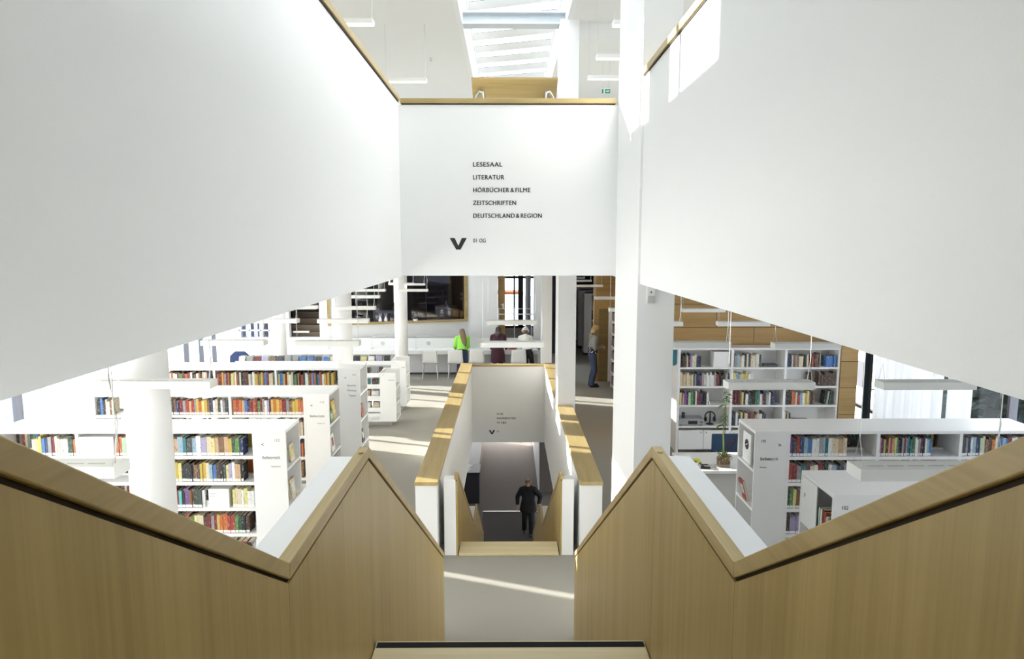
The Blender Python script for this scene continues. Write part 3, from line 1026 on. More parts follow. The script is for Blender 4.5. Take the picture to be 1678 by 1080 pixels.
def bookcase(name, label, x0, x1, y0, depth, dividers, sign_x, lines, arrow, arrow_x, align, tx, mat=GREYPRINT, end_side=1):
    """double sided free-standing bookcase along x; the sign block (open to the aisle) spans sign_x"""
    t = thing(name, label, 'bookcase', ((x0 + x1) / 2, y0 + depth / 2, 0))
    y1 = y0 + depth
    B(x0, x1, y0, y1, HT - 0.035, HT).build('top_board', LACQ, t, bevel=0.002)
    B(x0 + 0.02, x1 - 0.02, y0 + 0.05, y1 - 0.05, 0.0, 0.10).build('plinth', LACQ, t)
    sx0, sx1 = sign_x
    bx0, bx1 = (x0, sx0) if end_side == 1 else (sx1, x1)
    for z in BT:
        B(bx0, bx1, y0, y1, z - 0.036, z).build('shelf_board', LACQ, t)
    B(bx0, bx1, y0 + depth / 2 - 0.012, y0 + depth / 2 + 0.012, 0.10, 0.17).build('shelf_stop', LACQ, t)
    ss = MB()
    for z in BT:
        ss.box(bx0, bx1, y0 + depth / 2 - 0.01, y0 + depth / 2 + 0.01, z, z + 0.022)
    ss.build('back_rail', LACQ, t)
    for x in dividers:
        B(x - 0.018, x + 0.018, y0 + 0.002, y1 - 0.002, 0.10, HT - 0.035).build('upright', LACQ, t)
    # sign block: closed towards the long sides, open towards the aisle
    eb = MB().box(sx0, sx1, y0, y0 + 0.022, 0.10, HT - 0.035).box(sx0, sx1, y1 - 0.022, y1, 0.10, HT - 0.035)
    back = (sx0, sx0 + 0.02) if end_side == 1 else (sx1 - 0.02, sx1)
    eb.box(*back, y0 + 0.022, y1 - 0.022, 0.10, HT - 0.035)
    eb.build('sign_block', LACQ, t)
    for z in (1.27, 0.81, 0.35, 0.13):
        B(sx0 + (0.02 if end_side == 1 else 0.002), sx1 - (0.002 if end_side == 1 else 0.02), y0 + 0.022, y1 - 0.022, z - 0.03, z).build('end_shelf', LACQ, t)
    sign_text(t, lines, tx, y0, align, arrow, arrow_x, mat)
    return t


bookcase('bookcase', 'front white bookcase with blank sign panel behind the round column', -5.90, -2.55, 7.60, 0.52, (-5.88, -4.93, -3.92, -2.915),
         (-2.90, -2.55), (('112', 0.046, 1.60), ('Belletristik', 0.052, 1.395), ('Romane A\u2013K', 0.022, 1.30)), '<', -2.815, 'RIGHT', -2.62)
bookcase('bookcase', 'middle white bookcase, second behind the round column, full of red and brown books', -5.90, -2.55, 9.50, 0.62, (-5.88, -4.90, -3.955, -2.90),
         (-2.88, -2.55), (('113', 0.046, 1.60), ('Belletristik', 0.052, 1.395), ('Romane L\u2013Z', 0.022, 1.30)), '<', -2.80, 'RIGHT', -2.62)
bookcase('bookcase', 'rear white bookcase with three lines on its sign panel', -6.15, -2.55, 11.53, 0.62, (-6.13, -5.04, -3.99, -2.91),
         (-2.89, -2.55), (('114', 0.046, 1.60), ('Sprachen', 0.044, 1.42), ('Dichtung', 0.044, 1.33), ('Theater', 0.044, 1.24)), '<', -2.80, 'RIGHT', -2.62)
bookcase('bookcase', 'white bookcase with black sign text and round logo card near the orchid desk', 2.80, 6.10, 7.53, 0.57, (3.185, 4.21, 5.155, 6.08),
         (2.80, 3.165), (('101', 0.046, 1.60), ('Belletristik', 0.052, 1.39), ('Romane', 0.026, 1.30)), '>', 3.085, 'LEFT', 2.865, BLACK, end_side=-1)
bookcase('bookcase', 'nearest white bookcase half hidden by the oak rail, books in its end', 2.75, 6.10, 5.55, 0.64, (3.14, 4.18, 5.13, 6.08),
         (2.75, 3.12), (('102', 0.046, 1.60), ('Belletristik', 0.052, 1.39), ('Krimi', 0.026, 1.30)), '>', 3.04, 'LEFT', 2.82, BLACK, end_side=-1)

F, Mi, RR = 'front bookcase', 'middle bookcase', 'rear bookcase'
G1 = 'books on the front bookcase behind the round column'
G2 = 'books on the middle bookcase'
G101 = 'books on the bookcase by the orchid desk'
G102 = 'books in the half hidden bookcase'
yf = 7.615
# front bookcase: codes run from the sign panel outwards (decreasing x)
fill([(-3.05, -3.885, 'BgGyeneYcvwlStleeeGgpor'[::1][:17])], F, 'top shelf', yf, BT[0], G1)
fill([(-3.945, -4.03, 'nc'), (-4.29, -4.50, 'cgemoo'), (-4.925, -5.46, 'RoGGwwwcwRsBbyYc')], F, 'top shelf', yf, BT[0], G1, start=17)
fill([(-3.06, -3.885, 'keewvYSkNblcyyNnNkkkkYyR')], F, 'second shelf', yf, BT[1], G1)
fill([(-3.945, -4.06, 'kSk')], F, 'second shelf', yf, BT[1], G1, start=24)
fill([(-2.95, -3.20, 'wwYwccY'), (-3.52, -3.885, 'wSGNnpkTRO')], F, 'third shelf', yf, BT[2], G1)
fill([(-3.945, -4.08, 'SkSm')], F, 'third shelf', yf, BT[2], G1, start=17)
fill([(-3.02, -3.885, 'NkGgrrooyRsRNccYgrGtt')], F, 'fourth shelf', yf, BT[3], G1)
fill([(-3.0, -3.5, 'kRnGsNoRk')], F, 'bottom shelf', yf, BT[4], G1)
# middle bookcase, top shelf
fill([(-2.93, -3.92, 'ooyynsRRoyoyPvwsRgRORBbeoro'), (-3.99, -4.88, 'SswScwBnyYoysrersRRBnScR'), ],
     Mi, 'top shelf', 9.515, BT[0], G2)
# bookcase with sign 101
OC = 'orchid bookcase'
fill([(3.205, 3.86, 'pSrBlbwwsltwccec'), (4.23, 4.83, 'iSyNereYgBksRlttGgwwsPkwlb'), (5.18, 6.05, 'SsBwlBmcnNoYblbRwwrPcnRsw')], OC, 'top shelf', 7.545, BT[0], G101)
fill([(3.205, 3.90, 'rRsttPcwRkSwlBSs')], OC, 'second shelf', 7.545, BT[1], G101)
fill([(3.205, 3.72, 'GgYnwwriiPSbk')], OC, 'third shelf', 7.545, BT[2], G101)
fill([(3.205, 3.70, 'Nvvwbkscn')], OC, 'fourth shelf', 7.545, BT[3], G101)
# nearest bookcase on the east side
NC = 'half hidden bookcase'
fill([(3.17, 3.8, 'BbBnkSgRcswBk')], NC, 'top shelf', 5.565, BT[0], G102)


def sidebook(x, y, z, w, h, d, code, label, group, direction):
    """a book standing in the open end of a sign block, spine towards the aisle (direction +1: faces +x, -1: faces -x)"""
    o = book(0, 0, 0, w, h, d, code, label, group)
    o.location = (x, y, z)
    o.rotation_euler = (0, 0, PI / 2 if direction > 0 else -PI / 2)
    return o


for k, (c, w, h) in enumerate((('m', .03, .24), ('w', .034, .235), ('R', .05, .25), ('O', .035, .24), ('c', .04, .21), ('s', .03, .23), ('N', .03, .235))):
    sidebook(2.765, 5.825 - 0.037 * k, 1.27, w * 0.72, h, 0.16, c, f"{BC[c][0]} book, {ORD[k]} in the upper end niche of the nearest bookcase", G102, -1)
for k, c in enumerate('RncYmrSgNbS'):
    sidebook(2.765, 6.14 - 0.046 * k, 0.81, 0.036, random.uniform(.2, .25), 0.16, c, f"{BC[c][0]} book, {ORD[k]} in the lower end niche of the nearest bookcase", G102, -1)
bx = thing('white_panel', 'white cover board with a small black mark in the end of the half hidden bookcase', 'panel', (2.757, 6.02, 1.27))
B(2.751, 2.759, 5.86, 6.165, 1.27, 1.69).build('board', LACQ, bx)
text('mark', 'F', 0.06, 2.7495, 6.11, 1.50, BLACK, bx, rotz=-PI / 2, xs=0.9)


def cover(x, y, z, w, h, code, label, direction, lean=0.25, motif=None):
    """a book shown front cover outward on a small end shelf"""
    o = thing('display_book', label, 'book', (x, y, z))
    B(-0.012, 0.012, -w / 2, w / 2, 0, h).build('cover', BM[code]).parent = o
    if motif:
        q = B(0.0122, 0.0132, -w * 0.32, w * 0.30, h * 0.30, h * 0.78).build('cover_picture', BM[motif])
        q.parent = o
    p = B(-0.010, 0.010, -w / 2 + 0.004, w / 2 + 0.001, 0.004, h - 0.003).build('page_block', PAGES)
    p.parent = o
    o.rotation_euler = (0, -lean * direction, 0 if direction > 0 else PI)
    return o


cover(-2.59, 7.93, 1.27, 0.15, 0.21, 'c', 'pale display book facing the aisle, upper niche of the front bookcase end', 1, 0.12, motif='Y')
cover(-2.59, 7.93, 0.81, 0.17, 0.24, 'c', 'cream display book facing the aisle, lower niche of the front bookcase end', 1, 0.12, motif='w')
cover(-2.59, 9.92, 1.27, 0.20, 0.27, 'y', 'yellow display book facing the aisle, upper niche of the middle bookcase end', 1, 0.12, motif='Y')
cover(-2.575, 9.72, 1.27, 0.16, 0.17, 'g', 'green display book facing the aisle, upper niche of the middle bookcase end', 1, 0.12, motif='m')
cover(-2.59, 9.80, 0.81, 0.17, 0.26, 'w', 'white display book with red spot, second niche of the middle bookcase end', 1, 0.12, motif='r')
cover(-2.59, 9.85, 0.35, 0.17, 0.25, 'O', 'rust brown display book, low niche of the middle bookcase end', 1, 0.12, motif='k')
cover(-2.59, 11.86, 0.81, 0.16, 0.22, 'O', 'rust brown display book, middle niche of the rear bookcase end', 1, 0.12, motif='r')
cover(-2.59, 11.86, 0.35, 0.16, 0.22, 'k', 'black and white display book, low niche of the rear bookcase end', 1, 0.12, motif='w')
o = thing('logo_card', 'white card with round dark logo in the end niche near the orchid', 'card', (2.84, 7.86, 1.27))
B(2.83, 2.842, 7.74, 8.00, 1.27, 1.62).build('card_board', LABEL, o)
MB().prism([(7.87 + 0.062 * math.cos(2 * PI * k / 28), 1.48 + 0.062 * math.sin(2 * PI * k / 28)) for k in range(28)], 2.828, 2.8305, 'x').build('round_logo', BLACK, o)
MB().prism([(7.83, 1.492), (7.836, 1.50), (7.91, 1.468), (7.904, 1.46)], 2.8265, 2.8285, 'x').build('logo_bar', LABEL, o)
cover(2.84, 7.86, 0.81, 0.15, 0.25, 'r', 'red and white display book in the end niche near the orchid', -1, motif='w')
cover(2.84, 7.86, 0.35, 0.17, 0.24, 'w', 'white display book in the lowest end niche near the orchid', -1, motif='s')

# white shelf dividers printed with a topic, and the facing cover on the third shelf
def divider(x0, x1, y, zb, l1, l2, label):
    t = thing('topic_divider', label, 'divider', ((x0 + x1) / 2, y, zb))
    B(x0, x1, y, y + 0.16, zb, zb + 0.225).build('divider_box', LACQ, t)
    text('topic_text', l1, 0.032, x0 + 0.015, y - 0.001, zb + 0.165, PALEPRINT, t)
    text('topic_text', l2, 0.032, x0 + 0.015, y - 0.001, zb + 0.130, PALEPRINT, t)


divider(-4.92, -4.52, 7.61, BT[0], 'Reisebeschreibung', 'Religion', 'wide white topic divider on the top shelf of the front bookcase')
divider(-3.47, -3.235, 7.61, BT[2], 'Fantasy', 'Krimi', 'white topic divider with two small lines on the third shelf')
t = thing('display_book', 'book with a dark portrait cover turned outwards on the third shelf', 'book', (-3.50, 7.64, BT[2]))
B(-0.055, 0.055, 0, 0.014, 0, 0.20).build('cover', BM['w'], t, loc=(0, 0, 0)).data.transform(Matrix.Translation(t.location))
B(-0.05, 0.05, -0.0008, 0.0, 0.075, 0.195).build('cover_picture', BM['k'], t, loc=(0, 0, 0)).data.transform(Matrix.Translation(t.location))
t.rotation_euler = (R(-8), 0, R(-28))

# everything further back in the double sided bookcases: nobody counts these
mb = MB()          # every book past the three hundred that show largest
cs = list(BC)
mats = [BM[c] for c in cs] + [PAGES]
def backrow(x0, x1, yb, zb, depth=0.15, dirn=1, spine=True):
    x = x0
    while x < x1 - 0.02:
        w = random.uniform(0.02, 0.042)
        h = random.uniform(0.185, 0.232)
        mb.cur = cs.index(random.choice('rRRooOyYcnNkkSsBGwwwcngb'))
        ya, yc = sorted((yb, yb - dirn * depth))
        mb.box(x, x + w - 0.002, ya, yc, zb, zb + h)
        if not spine:
            mb.cur = len(cs)
        x += w
for z in BT[:4]:
    for a, b in ((-4.90, -3.95), (-3.89, -2.94), (-5.86, -4.96)):
        backrow(a, b, 8.10, z, 0.16)
for z in BT[:4]:
    for a, b in ((3.21, 4.18), (4.24, 5.13), (5.18, 6.05)):
        backrow(a, b, 8.08, z, 0.16)
for z in BT[1:4]:
    for a, b in ((-4.88, -3.98), (-3.93, -2.94), (4.24, 5.1)):
        if a < 0:
            backrow(a, b, 9.68, z, 0.16)
for a, b in ((-4.92, -5.05), (-5.62, -5.84)):
    backrow(b, a, 9.53, BT[0], -0.15)
backrow(-2.99, -2.925, 9.53, BT[1], -0.15)
for a, b in ((-6.0, -5.08), (-5.0, -4.03), (-3.95, -3.02)):
    backrow(a, b, 11.70, BT[0], 0.15)
    backrow(a, b, 12.13, BT[0], 0.15)



# ------------------------------------------------------------------ tall wall bookcase with cabinets (east side)
wb = thing('wall_bookcase', 'tall white wall bookcase with three columns of shelves and cabinet doors against oak cladding', 'bookcase', (4.58, 12.5, 0))
WX = (3.12, 4.095, 5.075, 6.055)
WZ = (1.60, 1.248, 0.893, 0.50)
WH = 1.96
B(3.09, 6.066, 12.28, 12.70, WH - 0.035, WH).build('top_board', LACQ, wb)
for x in WX:
    B(x - 0.022, x + 0.011 if x > 6 else x + 0.022, 12.281, 12.70, 0.0, WH - 0.035).build('upright', LACQ, wb)
for z in WZ:
    for a, b in zip(WX, WX[1:]):
        B(a + 0.022, b - 0.022, 12.285, 12.69, z - 0.03, z).build('shelf_board', LACQ, wb)
B(3.10, 6.05, 12.69, 12.705, 0.0, WH).build('back_panel', LACQ, wb)
for a, b in zip(WX, WX[1:]):
    mid = (a + b) / 2
    for p, q, kx in ((a + 0.025, mid - 0.003, mid - 0.05), (mid + 0.003, b - 0.025, mid + 0.05)):
        d = B(p, q, 12.272, 12.29, 0.06, 0.425).build('door', LACQ, wb, bevel=0.002)
        MB().tube([(kx, 12.274, 0.385), (kx, 12.262, 0.385)], 0.010).build('knob', DKMETAL, d)
GW = 'books in the tall wall bookcase'


def wfill(col, shelf, a, b, codes, zi, d0=0, start=0):
    """books in one cell of the wall bookcase, left edge a to b measured in cell widths"""
    x0 = WX[col] + 0.025
    w = WX[col + 1] - WX[col] - 0.05
    ws = [random.uniform(0.7, 1.35) for _ in codes]
    sc = (b - a) * w / sum(ws)
    x = x0 + a * w
    cn = ('teal sign', 'middle', 'window side')[col]
    zt = (1.60, 1.248, 0.893, 0.50)[zi]
    for i, (c, q) in enumerate(zip(codes, ws)):
        ww = q * sc
        yy, hh = 12.31 + random.uniform(0, 0.03), random.choice((0.20, 0.215, 0.23, 0.245, 0.255))
        mb.cur = cs.index(c)
        mb.box(x, x + 0.003, yy, yy + 0.17, zt, zt + hh).box(x + ww - 0.0045, x + ww - 0.0015, yy, yy + 0.17, zt, zt + hh).box(x + 0.003, x + ww - 0.0045, yy, yy + 0.003, zt, zt + hh)
        mb.cur = len(cs)
        mb.box(x + 0.003, x + ww - 0.0045, yy + 0.003, yy + 0.165, zt + 0.003, zt + hh - 0.004)
        x += ww


wfill(0, 'top', 0.02, 0.42, 'kNScRBvwYwBk', 0)
wfill(0, 'second', 0.0, 1.0, 'ceccccSsBPswwwwwsRkkNsk', 1)
wfill(0, 'third', 0.01, 0.58, 'YRwpPmgGwPRBkkw', 2)
wfill(1, 'top', 0.02, 0.55, 'slewScScwcwS', 0)
wfill(1, 'second', 0.01, 0.36, 'YYllYyYw', 1)
wfill(1, 'third', 0.01, 0.86, 'RPNRnYkwSkkgtwoBscwBB', 2)
wfill(1, 'bottom', 0.0, 0.70, 'kSwBYNcPnRscwSB', 3)
wfill(2, 'top', 0.02, 0.44, 'BkwnsnccNkc', 0)
wfill(2, 'top', 0.50, 0.68, 'ORNnNc', 0, start=11)
wfill(2, 'top', 0.78, 0.97, 'bbbb', 0, start=17)
wfill(2, 'second', 0.66, 0.98, 'NNNNNN', 1)
wfill(2, 'third', 0.02, 0.60, 'kkNoowrlwyYnkn', 2)
wfill(2, 'bottom', 0.01, 0.14, 'cNck', 3)
for k, (x, c, tl) in enumerate(((5.865, 'k', 0.10), (5.905, 's', 0.14), (5.95, 'G', 0.2))):
    b_ = book(x - 0.02, 12.33, 0.893, 0.034, 0.25, 0.17, c, f"{BC[c][0]} slanting book, {ORD[k]} of three leaning on the third shelf by the window side", GW, parts=False)
    b_.rotation_euler = (0, tl, 0)
    b_.location.z += 0.004
b_ = book(3.72, 12.33, 0.893, 0.022, 0.215, 0.17, 'w', 'thin white slanting book on the third shelf under the white box file', GW, parts=False)
b_.rotation_euler = (0, -0.28, 0)
b_.location.z += 0.004
for k in range(2):
    b_ = book(5.30 + 0.02 * k, 12.33, 0.50 + 0.046 * k, 0.045, 0.36 - 0.05 * k, 0.2, 'N', ('lower', 'upper')[k] + ' of two big brown books lying flat on the bottom shelf', GW, parts=False)
    b_.rotation_euler = (0, PI / 2, 0)
    b_.location = (5.28 + 0.02 * k, 12.33, 0.50 + 0.0235 + 0.046 * k)
b_ = book(4.70, 12.33, 1.60, 0.04, 0.24, 0.17, 'S', 'charcoal book lying flat on the top shelf, middle column', GW, parts=False)
b_.rotation_euler = (0, PI / 2, 0)
b_.location = (4.71, 12.33, 1.6205)
o = thing('box_file', 'white square box standing on the top shelf of the wall bookcase', 'box', (3.90, 12.45, 1.60))
B(3.76, 4.06, 12.32, 12.60, 1.60, 1.88).build('box', LABEL, o, bevel=0.004)
B(3.755, 4.065, 12.315, 12.605, 1.855, 1.885).build('lid', LABEL, o, bevel=0.003)
o = thing('framed_print', 'small dark framed print leaning on the second shelf of the window side column', 'picture', (5.17, 12.40, 1.248))
B(5.11, 5.23, 12.40, 12.415, 1.248, 1.36).build('print', BM['k'], o)
B(5.125, 5.215, 12.3985, 12.40, 1.275, 1.335).build('picture_face', BM['s'], o)
o = thing('framed_print', 'tall dark framed print at the back of the second shelf beside the brown volumes', 'picture', (5.67, 12.60, 1.248))
B(5.60, 5.70, 12.60, 12.615, 1.248, 1.45).build('print', BM['N'], o)
B(5.615, 5.685, 12.5985, 12.60, 1.275, 1.42).build('picture_face', BM['n'], o)
o = thing('stereo_player', 'silver stereo player on the lowest open shelf of the wall bookcase', 'stereo', (3.40, 12.4, 0.50))
B(3.16, 3.62, 12.32, 12.60, 0.515, 0.625).build('body', SILVER, o, bevel=0.004)
B(3.33, 3.50, 12.317, 12.321, 0.53, 0.59).build('display', BLACK, o)
for x in (3.56, 3.585):
    MB().tube([(x, 12.32, 0.565), (x, 12.305, 0.565)], 0.010, 12).build('knob', DKMETAL, o)
for x in (3.20, 3.58):
    B(x - 0.02, x + 0.02, 12.34, 12.56, 0.50, 0.515).build('foot', BLACK, o)
o = thing('pen_cup', 'dark cup standing on the silver stereo player', 'cup', (3.26, 12.42, 0.625))
MB().lathe([(0.028, 0), (0.030, 0.10), (0.026, 0.10), (0.025, 0.006)], (3.26, 12.42, 0.625), 16).build('cup', DKMETAL, o, smooth=True)
o = thing('headphones', 'black headphones on a stand beside the silver stereo player', 'headphones', (3.76, 12.42, 0.50))
MB().tube([(3.76 + 0.095 * math.cos(a), 12.42, 0.64 + 0.10 * math.sin(a)) for a in [PI * k / 14 for k in range(15)]], 0.012, 8).build('headband', BLACK, o, smooth=True)
for s in (-1, 1):
    m = MB().ell((3.76 + s * 0.082, 12.42, 0.60), 0.028, 0.045, 0.05)
    m.build('ear_cup', BLACK, o, smooth=True)
MB().lathe([(0.07, 0), (0.07, 0.012), (0.012, 0.02), (0.012, 0.235)], (3.76, 12.42, 0.50), 16).build('stand', BLACK, o)
o = thing('wall_sign', 'small teal sign with slanted lower edge beside the wall bookcase', 'sign', (3.04, 12.28, 1.6))
MB().prism([(2.98, 1.64), (2.98, 1.93), (3.075, 1.93), (3.075, 1.68), (3.045, 1.64)], 12.27, 12.285, 'y').build('sign_plate', TEAL, o)
B(3.03, 3.088, 12.285, 12.30, 1.70, 1.90).build('bracket', LACQ, o)

# ------------------------------------------------------------------ desk with orchid
dk = thing('desk', 'white desk with orchid beside the sign panel bookcase', 'desk', (3.0, 9.45, 0))
B(2.45, 3.95, 9.07, 9.92, 0.70, 0.74).build('desktop', LACQ, dk, bevel=0.003)
B(2.55, 3.85, 9.16, 9.185, 0.18, 0.70).build('modesty_panel', GREYPANEL, dk)
for x in (2.50, 3.86):
    for y in (9.12, 9.84):
        B(x - 0.0, x + 0.05, y - 0.0, y + 0.05, 0.0, 0.70).build('leg', STEEL, dk)
o = thing('desk_chair', 'dark teal blue upholstered chair behind the orchid', 'chair', (3.20, 10.3, 0))
B(3.12, 3.55, 10.16, 10.21, 0.60, 0.95).build('backrest', NAVYF, o, bevel=0.02)
B(3.12, 3.55, 10.20, 10.68, 0.42, 0.49).build('seat', NAVYF, o, bevel=0.02)
MB().tube([(3.33, 10.2, 0.45), (3.33, 10.2, 0.66)], 0.02).build('back_support', STEEL, o)
for x in (3.14, 3.53):
    for y in (10.22, 10.66):
        MB().tube([(x, y, 0.0), (x, y, 0.43)], 0.012).build('leg', STEEL, o)
pt = thing('potted_orchid', 'orchid with tall bare stem in a mossy glass pot on the white desk', 'plant', (3.02, 9.28, 0.74))
px_, py_ = 3.02, 9.28
m = MB()
m.prism([(px_ - .075, py_ - .075), (px_ + .075, py_ - .075), (px_ + .075, py_ + .075), (px_ - .075, py_ + .075)], 0.74, 0.86, 'z')
m.build('glass_pot', JAR, pt)
B(px_ - .070, px_ + .070, py_ - .070, py_ + .070, 0.745, 0.835).build('soil', MOSS, pt)
m = MB()
random.seed(5)
for k in range(26):
    a, r = random.uniform(0, 2 * PI), random.uniform(0.03, 0.095)
    c = Vector((px_ + r * math.cos(a), py_ + r * math.sin(a), 0.85 + random.uniform(0, 0.05)))
    rr = random.uniform(0.018, 0.03)
    m.tube([c + Vector((rr * math.cos(b) * math.cos(a), rr * math.cos(b) * math.sin(a), rr * math.sin(b))) for b in [2 * PI * j / 9 for j in range(9)]], 0.0045, 5)
m.build('dry_roots', plain('dry_root', (0.30, 0.20, 0.10), 0.9, var=0.4, scale=40), pt, smooth=True)


def leaf(m, base, direc, length, width, droop=0.3, n=7):
    base, d = Vector(base), Vector(direc).normalized()
    s = d.cross(Vector((0, 0, 1)))
    s = s.normalized() if s.length > 1e-3 else Vector((1, 0, 0))
    vs = []
    for i in range(n + 1):
        t = i / n
        c = base + d * (length * t) - Vector((0, 0, droop * length * t * t))
        w = width * math.sin(PI * min(0.97, 0.12 + 0.88 * t)) * 0.5
        vs += [c - s * w, c + Vector((0, 0, -w * 0.3)), c + s * w]
    fs = []
    for i in range(n):
        for j in (0, 1):
            a = i * 3 + j
            fs.append((a, a + 3, a + 4, a + 1))
    m.add(vs, fs)


m = MB()
for k in range(9):
    a = k * 0.7 + 0.2
    leaf(m, (px_, py_, 0.86), (math.cos(a), math.sin(a), 0.9 + 0.3 * (k % 3)), 0.15 + 0.02 * (k % 4), 0.028, 0.35)
m.build('strap_leaves', GREENP, pt, smooth=True)
stem = [(px_, py_, 0.86), (px_ - 0.010, py_, 1.05), (px_ - 0.022, py_, 1.25), (px_ - 0.018, py_, 1.45), (px_ - 0.005, py_, 1.62), (px_ + 0.02, py_, 1.74)]
MB().tube(stem, 0.013, 8, 0.007).build('flower_stem', STEMG, pt, smooth=True)
MB().tube([(px_ + 0.012, py_ + 0.02, 0.86), (px_ + 0.010, py_ + 0.02, 1.72)], 0.005, 6).build('support_stick', TWIG, pt)
m = MB()
for k in range(13):
    a = k * 2.4
    leaf(m, (px_ + 0.02, py_, 1.66 + 0.012 * k), (math.cos(a), math.sin(a), 0.3), 0.085, 0.035, 0.5)
for k in range(10):
    a = k * 2.1 + 1
    leaf(m, (px_ - 0.015, py_, 1.33 + 0.02 * k), (math.cos(a), math.sin(a), -0.1), 0.07, 0.03, 0.6)
leaf(m, (px_ - 0.02, py_, 1.33), (-1, -0.2, 0.2), 0.13, 0.06, 0.6)
leaf(m, (px_ - 0.01, py_, 1.62), (-1, -0.2, 0.1), 0.12, 0.06, 0.7)
m.build('crown_leaves', GREENP, pt, smooth=True)
tw = MB()
for k in range(5):
    a = -0.5 + k * 0.5
    p = Vector((px_ + 0.05, py_, 0.95))
    pts = [p]
    for i in range(6):
        p = p + Vector((0.026 * math.cos(a + 0.5 * math.sin(i * 2 + k)), 0.010 * math.sin(k + i), 0.012 + 0.034 * abs(math.sin(a * 0.6 + 0.9))))
        pts.append(p)
    tw.tube(pts, 0.005, 5, 0.003)
tw.tube([(px_ + 0.03, py_, 0.86), (px_ + 0.05, py_, 0.96)], 0.006)
tw.build('red_twig', TWIG, pt)
o = thing('leaflet', 'lemon yellow leaflet lying on the white desk', 'leaflet', (2.68, 9.50, 0.74))
B(2.60, 2.76, 9.42, 9.60, 0.74, 0.744).build('sheet', LEMON, o)
B(2.63, 2.70, 9.45, 9.50, 0.744, 0.7445).build('printed_block', BLACK, o)
o = thing('desk_phone', 'black desk telephone with keypad on the white desk', 'telephone', (2.75, 9.22, 0.74))
B(2.66, 2.80, 9.15, 9.30, 0.741, 0.765).build('base', BLACK, o, bevel=0.004)
B(2.665, 2.705, 9.15, 9.30, 0.765, 0.785).build('handset', BLACK, o, bevel=0.006)
B(2.725, 2.79, 9.17, 9.24, 0.765, 0.768).build('keypad', SILVER, o)

# ------------------------------------------------------------------ disc browsers (tray units with cases facing up)
def browser(label, x0, x1, y0, depth, h, end, topic):
    t = thing('disc_browser', label, 'display unit', ((x0 + x1) / 2, y0 + depth / 2, 0))
    ex0 = x1 - 0.34
    B(x0 + 0.1, x1 - 0.12, y0 + 0.12, y0 + depth - 0.12, 0.0, 0.12).build('plinth', STEEL, t)
    B(x0, ex0, y0, y0 + depth, 0.12, 0.15).build('base_board', LACQ, t)
    e = MB().box(ex0, x1, y0, y0 + 0.022, 0.12, h).box(ex0, x1, y0 + depth - 0.022, y0 + depth, 0.12, h).box(ex0, ex0 + 0.02, y0 + 0.022, y0 + depth - 0.022, 0.12, h)
    e.build('end_block', LACQ, t)
    for z in (0.15, 0.50, 0.84):
        B(ex0 + 0.02, x1 - 0.002, y0 + 0.022, y0 + depth - 0.022, z - 0.03, z).build('end_shelf', LACQ, t)
    text('sign_text', topic, 0.034, x1 - 0.03, y0 - 0.0015, h - 0.17, GREYPRINT, t, align='RIGHT', xs=0.8)
    text('sign_arrow', '<', 0.05, ex0 + 0.06, y0 - 0.0015, h - 0.07, BLACK, t)
    lv_ = [(h - 0.10, 0.0), (0.83, -0.04), (0.58, -0.06), (0.33, -0.08)]
    for z, dy in lv_:
        B(x0, ex0 - 0.002, y0 + 0.0, y0 + 0.018, z, z + 0.09).build('tray_lip', LACQ, t)
        B(x0, ex0 - 0.002, y0 + 0.018, y0 + 0.30, z, z + 0.012).build('tray', LACQ, t)
    for x in (x0, (x0 + ex0) / 2, ex0 - 0.02):
        B(x, x + 0.018, y0 + 0.30, y0 + 0.32, 0.15, h - 0.05).build('tray_post', LACQ, t)
    return t, ex0


TA, exA = browser('long rear disc browser with rows of upright cases in front of the work counter', -6.25, -2.35, 15.45, 0.62, 1.19, 'rear', 'Filme')
TB, exB = browser('front disc browser with stepped trays beside the rear bookcase', -4.6, -2.36, 14.08, 0.58, 1.17, 'front', 'H\u00f6rb\u00fccher')
random.seed(11)


def cases(ex, x0, y0, trays, unit):
    for zi, (z, nm) in enumerate(trays):
        x = ex - 0.11
        i = 0
        while x > x0:
            for dpt in range(3):
                c = random.choice('cwssSBbtgnlNRekvY')
                yy = y0 + 0.045 + dpt * 0.055 + random.uniform(0, 0.01)
                o = thing('disc_case', f"{BC[c][0]} disc case, {('front', 'middle', 'back')[dpt]} of {ORD[i]} pocket from the end, {nm}, {unit}", 'disc case', (x, yy, z + 0.012),
                          'disc cases in the browser trays')
                k = B(-0.068, 0.068, 0, 0.013, 0, 0.185).build('case', BM['k'] if c in 'kBSN' else BM[random.choice('swS')])
                k.parent = o
                q = B(-0.060, 0.064, -0.0008, 0.0, 0.006, 0.180).build('cover_sheet', BM[c])
                q.parent = o
                o.rotation_euler = (-0.30, 0, 0)
            i += 1
            x -= 0.175
    return


cases(exA, -6.15, 15.45, ((1.09, 'top tray'),), 'rear browser')
cases(exA, -3.6, 15.45, ((0.83, 'second tray'),), 'rear browser')
cases(exB, -3.3, 14.08, ((1.07, 'top tray'), (0.83, 'second tray'), (0.58, 'third tray'), (0.33, 'lowest tray')), 'front browser')
cover(-2.45, 14.35, 0.50, 0.13, 0.19, 'k', 'black display case in the end block of the front disc browser', 1, motif='s')
o = thing('blue_chair', 'dark blue rounded chair at the end of the rear disc browser', 'chair', (-6.55, 16.1, 0))
m = MB()
pr = [(-0.22, 0.45), (-0.25, 0.72), (-0.22, 1.16), (-0.10, 1.27), (0.14, 1.27), (0.25, 1.16), (0.26, 0.72), (0.22, 0.45)]
m.prism([(-6.50 + x, z) for x, z in pr], 16.30, 16.36, 'y')
m.build('backrest', BLUEP, o, bevel=0.02)
B(-6.72, -6.28, 15.95, 16.33, 0.42, 0.47).build('seat', BLUEP, o, bevel=0.015)
